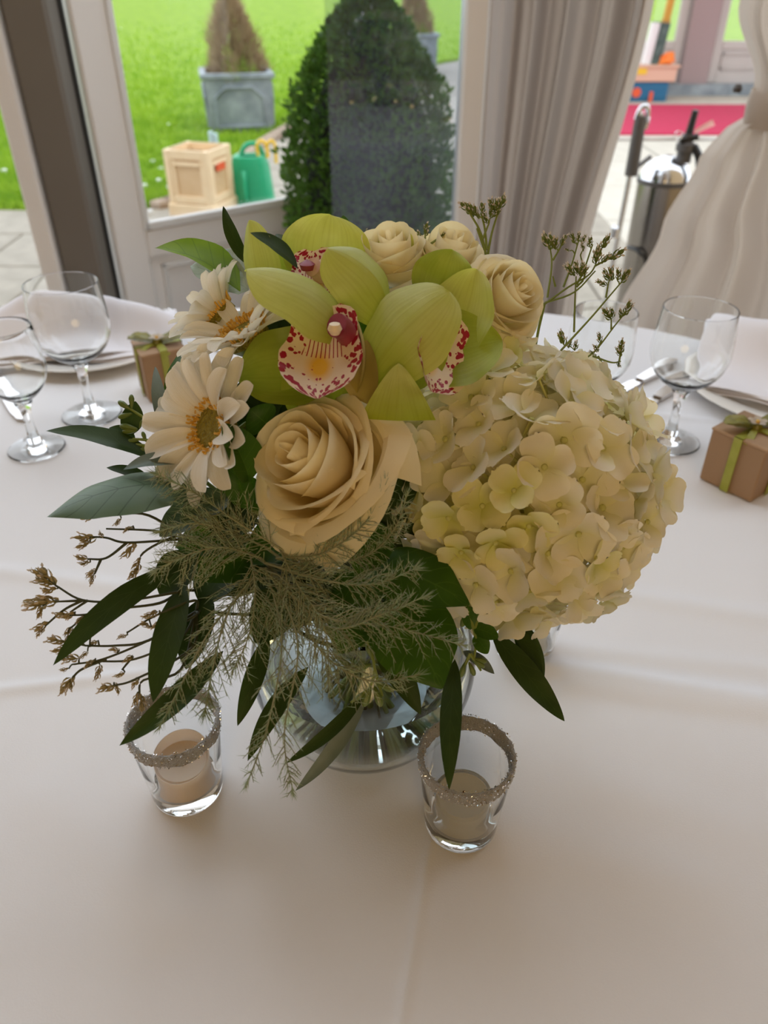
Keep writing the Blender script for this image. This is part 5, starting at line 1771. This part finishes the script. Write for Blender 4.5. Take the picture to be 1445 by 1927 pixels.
limonium('dry limonium spray drooping towards the amber tealight', 28, (370, 1150, .405),
         [[(365, 1160, d), (280, 1205, d), (195, 1240, d), (140, 1250, d)], [(280, 1205, d), (215, 1215, d), (160, 1215, d)], [(200, 1240, d), (150, 1262, d), (128, 1290, d)], [(340, 1200, d), (255, 1240, d), (180, 1245, d)], [(360, 1220, d), (255, 1278, d), (215, 1290, d)], [(340, 1260, d), (270, 1280, d), (262, 1310, d)], [(365, 1130, d), (290, 1160, d), (240, 1190, d)], [(250, 1235, d), (230, 1260, d)]],
         [(125, 1208, 85, 1202, d), (130, 1215, 100, 1228, d), (150, 1212, 135, 1196, d), (172, 1195, 155, 1178, d), (185, 1205, 168, 1215, d), (130, 1258, 112, 1262, d), (134, 1275, 112, 1308, d), (138, 1270, 130, 1300, d), (180, 1240, 158, 1255, d), (188, 1250, 182, 1280, d), (220, 1290, 182, 1298, d), (215, 1285, 225, 1305, d), (225, 1225, 205, 1220, d), (250, 1232, 232, 1248, d), (240, 1195, 220, 1200, d), (262, 1278, 246, 1294, d), (262, 1300, 270, 1340, d), (258, 1305, 252, 1330, d), (300, 1150, 268, 1162, d), (310, 1170, 285, 1180, d), (285, 1180, 262, 1172, d), (150, 1240, 112, 1240, d), (165, 1225, 150, 1240, d), (235, 1265, 215, 1275, d)], 1)
d = .44
limonium('green limonium spray standing above the roses', 29, (918, 480, .45), [[(918, 500, d), (905, 440, d), (880, 395, d)], [(916, 490, d), (925, 440, d), (940, 392, d)], [(916, 470, d), (912, 430, d), (905, 402, d)], [(912, 470, d), (897, 430, d)], [(908, 450, d), (920, 420, d)]],
         [(886, 402, 866, 378, d), (892, 408, 880, 380, d), (900, 412, 890, 385, d), (908, 405, 908, 380, d), (916, 422, 910, 398, d), (922, 412, 926, 385, d), (932, 402, 920, 372, d), (934, 400, 936, 370, d), (938, 396, 952, 366, d), (928, 408, 942, 394, d)], 0, via=(900, 700, .47))
limonium('low green limonium tips behind the cream roses', 30, (800, 470, .455), [[(800, 480, d), (800, 440, d)], [(798, 460, d), (788, 442, d)], [(802, 465, d), (830, 445, d)]],
         [(800, 445, 802, 418, d), (792, 450, 785, 434, d), (784, 452, 770, 440, d), (828, 448, 838, 436, d), (690, 440, 690, 430, d)], 0, via=(800, 700, .47))
d = .435
limonium('branching green limonium spray in front of the curtain beside the cream rose', 31, (1025, 570, .44),
         [[(1025, 572, d), (1070, 540, d), (1110, 515, d), (1128, 480, d)], [(1025, 570, d), (1080, 550, d), (1120, 510, d)], [(1030, 560, d), (1038, 500, d), (1035, 465, d)], [(1040, 490, d), (1060, 455, d)], [(1060, 540, d), (1075, 500, d), (1088, 455, d)], [(1085, 535, d), (1098, 510, d), (1115, 460, d)], [(1080, 625, d), (1082, 560, d), (1084, 520, d)], [(1055, 660, d), (1110, 600, d), (1140, 565, d), (1170, 530, d)], [(1140, 560, d), (1145, 530, d)], [(1085, 540, d), (1100, 520, d), (1092, 480, d)], [(1120, 500, d), (1160, 480, d)], [(1045, 540, d), (1040, 520, d)]],
         [(1036, 470, 1020, 438, d), (1040, 468, 1036, 440, d), (1045, 470, 1046, 445, d), (1054, 462, 1066, 440, d), (1082, 458, 1074, 438, d), (1088, 455, 1090, 436, d), (1095, 458, 1102, 440, d), (1108, 465, 1112, 445, d), (1072, 472, 1062, 468, d), (1098, 472, 1094, 456, d), (1130, 470, 1148, 442, d), (1124, 490, 1128, 458, d), (1120, 500, 1122, 470, d), (1142, 490, 1178, 470, d), (1130, 496, 1150, 478, d), (1082, 520, 1064, 495, d), (1086, 518, 1082, 490, d), (1090, 520, 1098, 492, d), (1094, 522, 1106, 500, d), (1148, 530, 1134, 506, d), (1152, 528, 1148, 500, d), (1162, 530, 1164, 505, d), (1168, 532, 1186, 504, d), (1142, 538, 1122, 528, d), (1172, 526, 1178, 510, d)], 0, via=(960, 800, .47), rs=.00068)
d = .44
limonium('thin green limonium spray leaning over the small wine glass', 32, (1070, 700, .45),
         [[(1055, 750, d), (1085, 690, d), (1120, 660, d), (1155, 615, d), (1175, 590, d)], [(1150, 620, d), (1150, 600, d)], [(1115, 670, d), (1150, 682, d), (1168, 680, d)], [(1165, 680, d), (1170, 650, d)], [(1125, 655, d), (1132, 640, d)], [(1050, 630, d), (1062, 650, d)], [(1125, 670, d), (1145, 705, d)]],
         [(1150, 602, 1134, 578, d), (1153, 600, 1150, 578, d), (1172, 596, 1188, 566, d), (1168, 600, 1168, 580, d), (1130, 645, 1126, 625, d), (1120, 668, 1108, 660, d), (1126, 662, 1118, 648, d), (1168, 672, 1160, 652, d), (1168, 665, 1170, 636, d), (1162, 680, 1166, 692, d), (1062, 650, 1052, 620, d), (1070, 655, 1074, 640, d), (1082, 660, 1084, 640, d)], 0, via=(980, 850, .47), rs=.00065)


# ------------------------------------------------------------------ asparagus fern
def fern(label, k, line, side=.026, dens=190, seed=1, nl=.0088):
    side *= 1.15
    t, mth, bot = root('asparagus_fern_frond', label, 'fern frond', k, 'asparagus fern fronds')
    q = random.Random(seed)
    P_ = smoothline([at(*p_) for p_ in line], 12)
    part('stem', tube([bot, mth] + P_[:1], .0010, .0008, n=5), M['fernb'], t)
    tw = [tube(P_, .0006, .00025, n=5)]
    vs, fs, uv = [], [], []
    nb = 0

    def needle(p0, dv, L_):
        s = dv.cross(V((q.uniform(-1, 1), q.uniform(-1, 1), q.uniform(-1, 1)))).normalized() * .00022
        s2 = dv.cross(s).normalized() * .00024
        b = len(vs)
        vs.extend([p0 + s, p0 - s * .5 + s2, p0 - s * .5 - s2, p0 + dv * L_])
        fs.extend([(b, b + 1, b + 3), (b + 1, b + 2, b + 3), (b + 2, b, b + 3)])
        uv.extend([(0, 0), (1, 0), (.5, 0), (.5, 1)])

    n = len(P_)
    for i in range(3, n - 1):
        a, b = P_[i], P_[i + 1] if i + 1 < n else P_[i]
        tg = (P_[i + 1] - P_[i - 1]).normalized()
        fr = i / n
        L_ = side * (1 - fr) ** .6 * q.uniform(.55, 1.25)
        sd = q.choice((-1, 1))
        perp = tg.cross(BK).normalized() * sd
        for rep in range(2):
            perp = -perp
            if q.random() < .38: continue
            dv = (tg * q.uniform(.6, 1.1) + perp * q.uniform(.6, 1.0) + BK * q.uniform(-.35, .35) + V((0, 0, -.15))).normalized()
            if L_ < .004: continue
            e = a + dv * L_ + V((0, 0, -.25 * L_))
            pts = [a, a + dv * L_ * .5, e]
            tw.append(tube(pts, .00028, .00014, n=4))
            m_ = max(3, int(L_ / .0021))
            for w__ in range(m_):
                f_ = .15 + .85 * w__ / m_
                p0 = a.lerp(e, f_)
                dn = (dv * .8 + V((q.uniform(-1, 1), q.uniform(-1, 1), q.uniform(-1, 1))) * .8).normalized()
                needle(p0, dn, nl * q.uniform(.55, 1.1) * (1 - .3 * f_))
        for w__ in range(3):
            dn = (tg * .9 + V((q.uniform(-1, 1), q.uniform(-1, 1), q.uniform(-1, 1))) * .8).normalized()
            needle(a.lerp(b, q.random()), dn, nl * q.uniform(.5, 1.0))
    # the bare tip
    for w__ in range(14):
        tg = (P_[-1] - P_[-3]).normalized()
        needle(P_[-3].lerp(P_[-1], q.random()), (tg + V((q.uniform(-1, 1), q.uniform(-1, 1), q.uniform(-1, 1))) * .5).normalized(), nl * .7)
    tag(part('twig', join(*tw), M['fernb'], t), kind='stuff')
    tag(part('needles', (vs, fs, uv), M['fern'], t), kind='stuff')


# fronds
fern('grey green fern frond climbing beside the open gerbera', 33, [(540, 1040, .392), (450, 985, .385), (370, 930, .382), (290, 890, .382)], .022, seed=1)
fern('grey green fern frond curving up under the large rose', 34, [(520, 1050, .392), (610, 1040, .378), (690, 980, .372), (728, 900, .372)], .020, seed=2)
fern('grey green fern frond spreading over the broad leaf', 35, [(500, 1060, .392), (600, 1090, .375), (700, 1100, .368), (785, 1068, .368)], .024, seed=3)
fern('grey green fern frond reaching farthest across the broad leaf', 36, [(500, 1080, .392), (610, 1160, .370), (740, 1180, .364), (875, 1215, .362)], .024, seed=4)
fern('fern frond rising across the dark salal leaves', 37, [(520, 1090, .392), (620, 1180, .368), (720, 1155, .362), (800, 1122, .362)], .020, seed=5)
fern('fern frond hanging towards the vase foot', 38, [(500, 1070, .392), (530, 1200, .372), (505, 1360, .362), (462, 1482, .362)], .018, seed=6, nl=.0062)
fern('fern frond hanging lowest before the vase', 39, [(510, 1080, .392), (560, 1210, .370), (535, 1380, .362), (552, 1495, .364)], .018, seed=7, nl=.0062)
fern('fern frond drooping beside the votive with the amber tealight', 40, [(490, 1070, .392), (430, 1150, .375), (400, 1260, .368), (385, 1345, .366)], .020, seed=8)
fern('fern frond lying over the dry limonium', 41, [(490, 1050, .392), (420, 1030, .382), (350, 1045, .378), (290, 1075, .378)], .022, seed=9)
fern('fern frond crossing in front of the water', 42, [(540, 1100, .392), (600, 1220, .370), (690, 1280, .368), (790, 1270, .368)], .018, seed=10)
fern('dense fern frond in the middle under the rose', 43, [(520, 1020, .396), (560, 1100, .378), (610, 1180, .370), (620, 1290, .368)], .026, seed=11)
fern('fern frond between the gerbera and the limonium', 44, [(500, 1030, .396), (430, 1000, .386), (360, 985, .382), (300, 1000, .382)], .022, seed=12)
fern('fern frond trailing beside the dark pointed leaves', 45, [(480, 1090, .392), (400, 1180, .374), (340, 1290, .366), (300, 1370, .364)], .014, seed=13, nl=.006)
fern('fern frond over the shaded heart of the bouquet', 46, [(470, 1040, .394), (480, 1110, .380), (470, 1190, .374), (440, 1260, .372)], .026, seed=14)
fern('thin fern wisp at the hydrangea edge', 47, [(640, 1060, .392), (700, 1040, .376), (745, 990, .372), (768, 925, .372)], .012, seed=15, nl=.006)
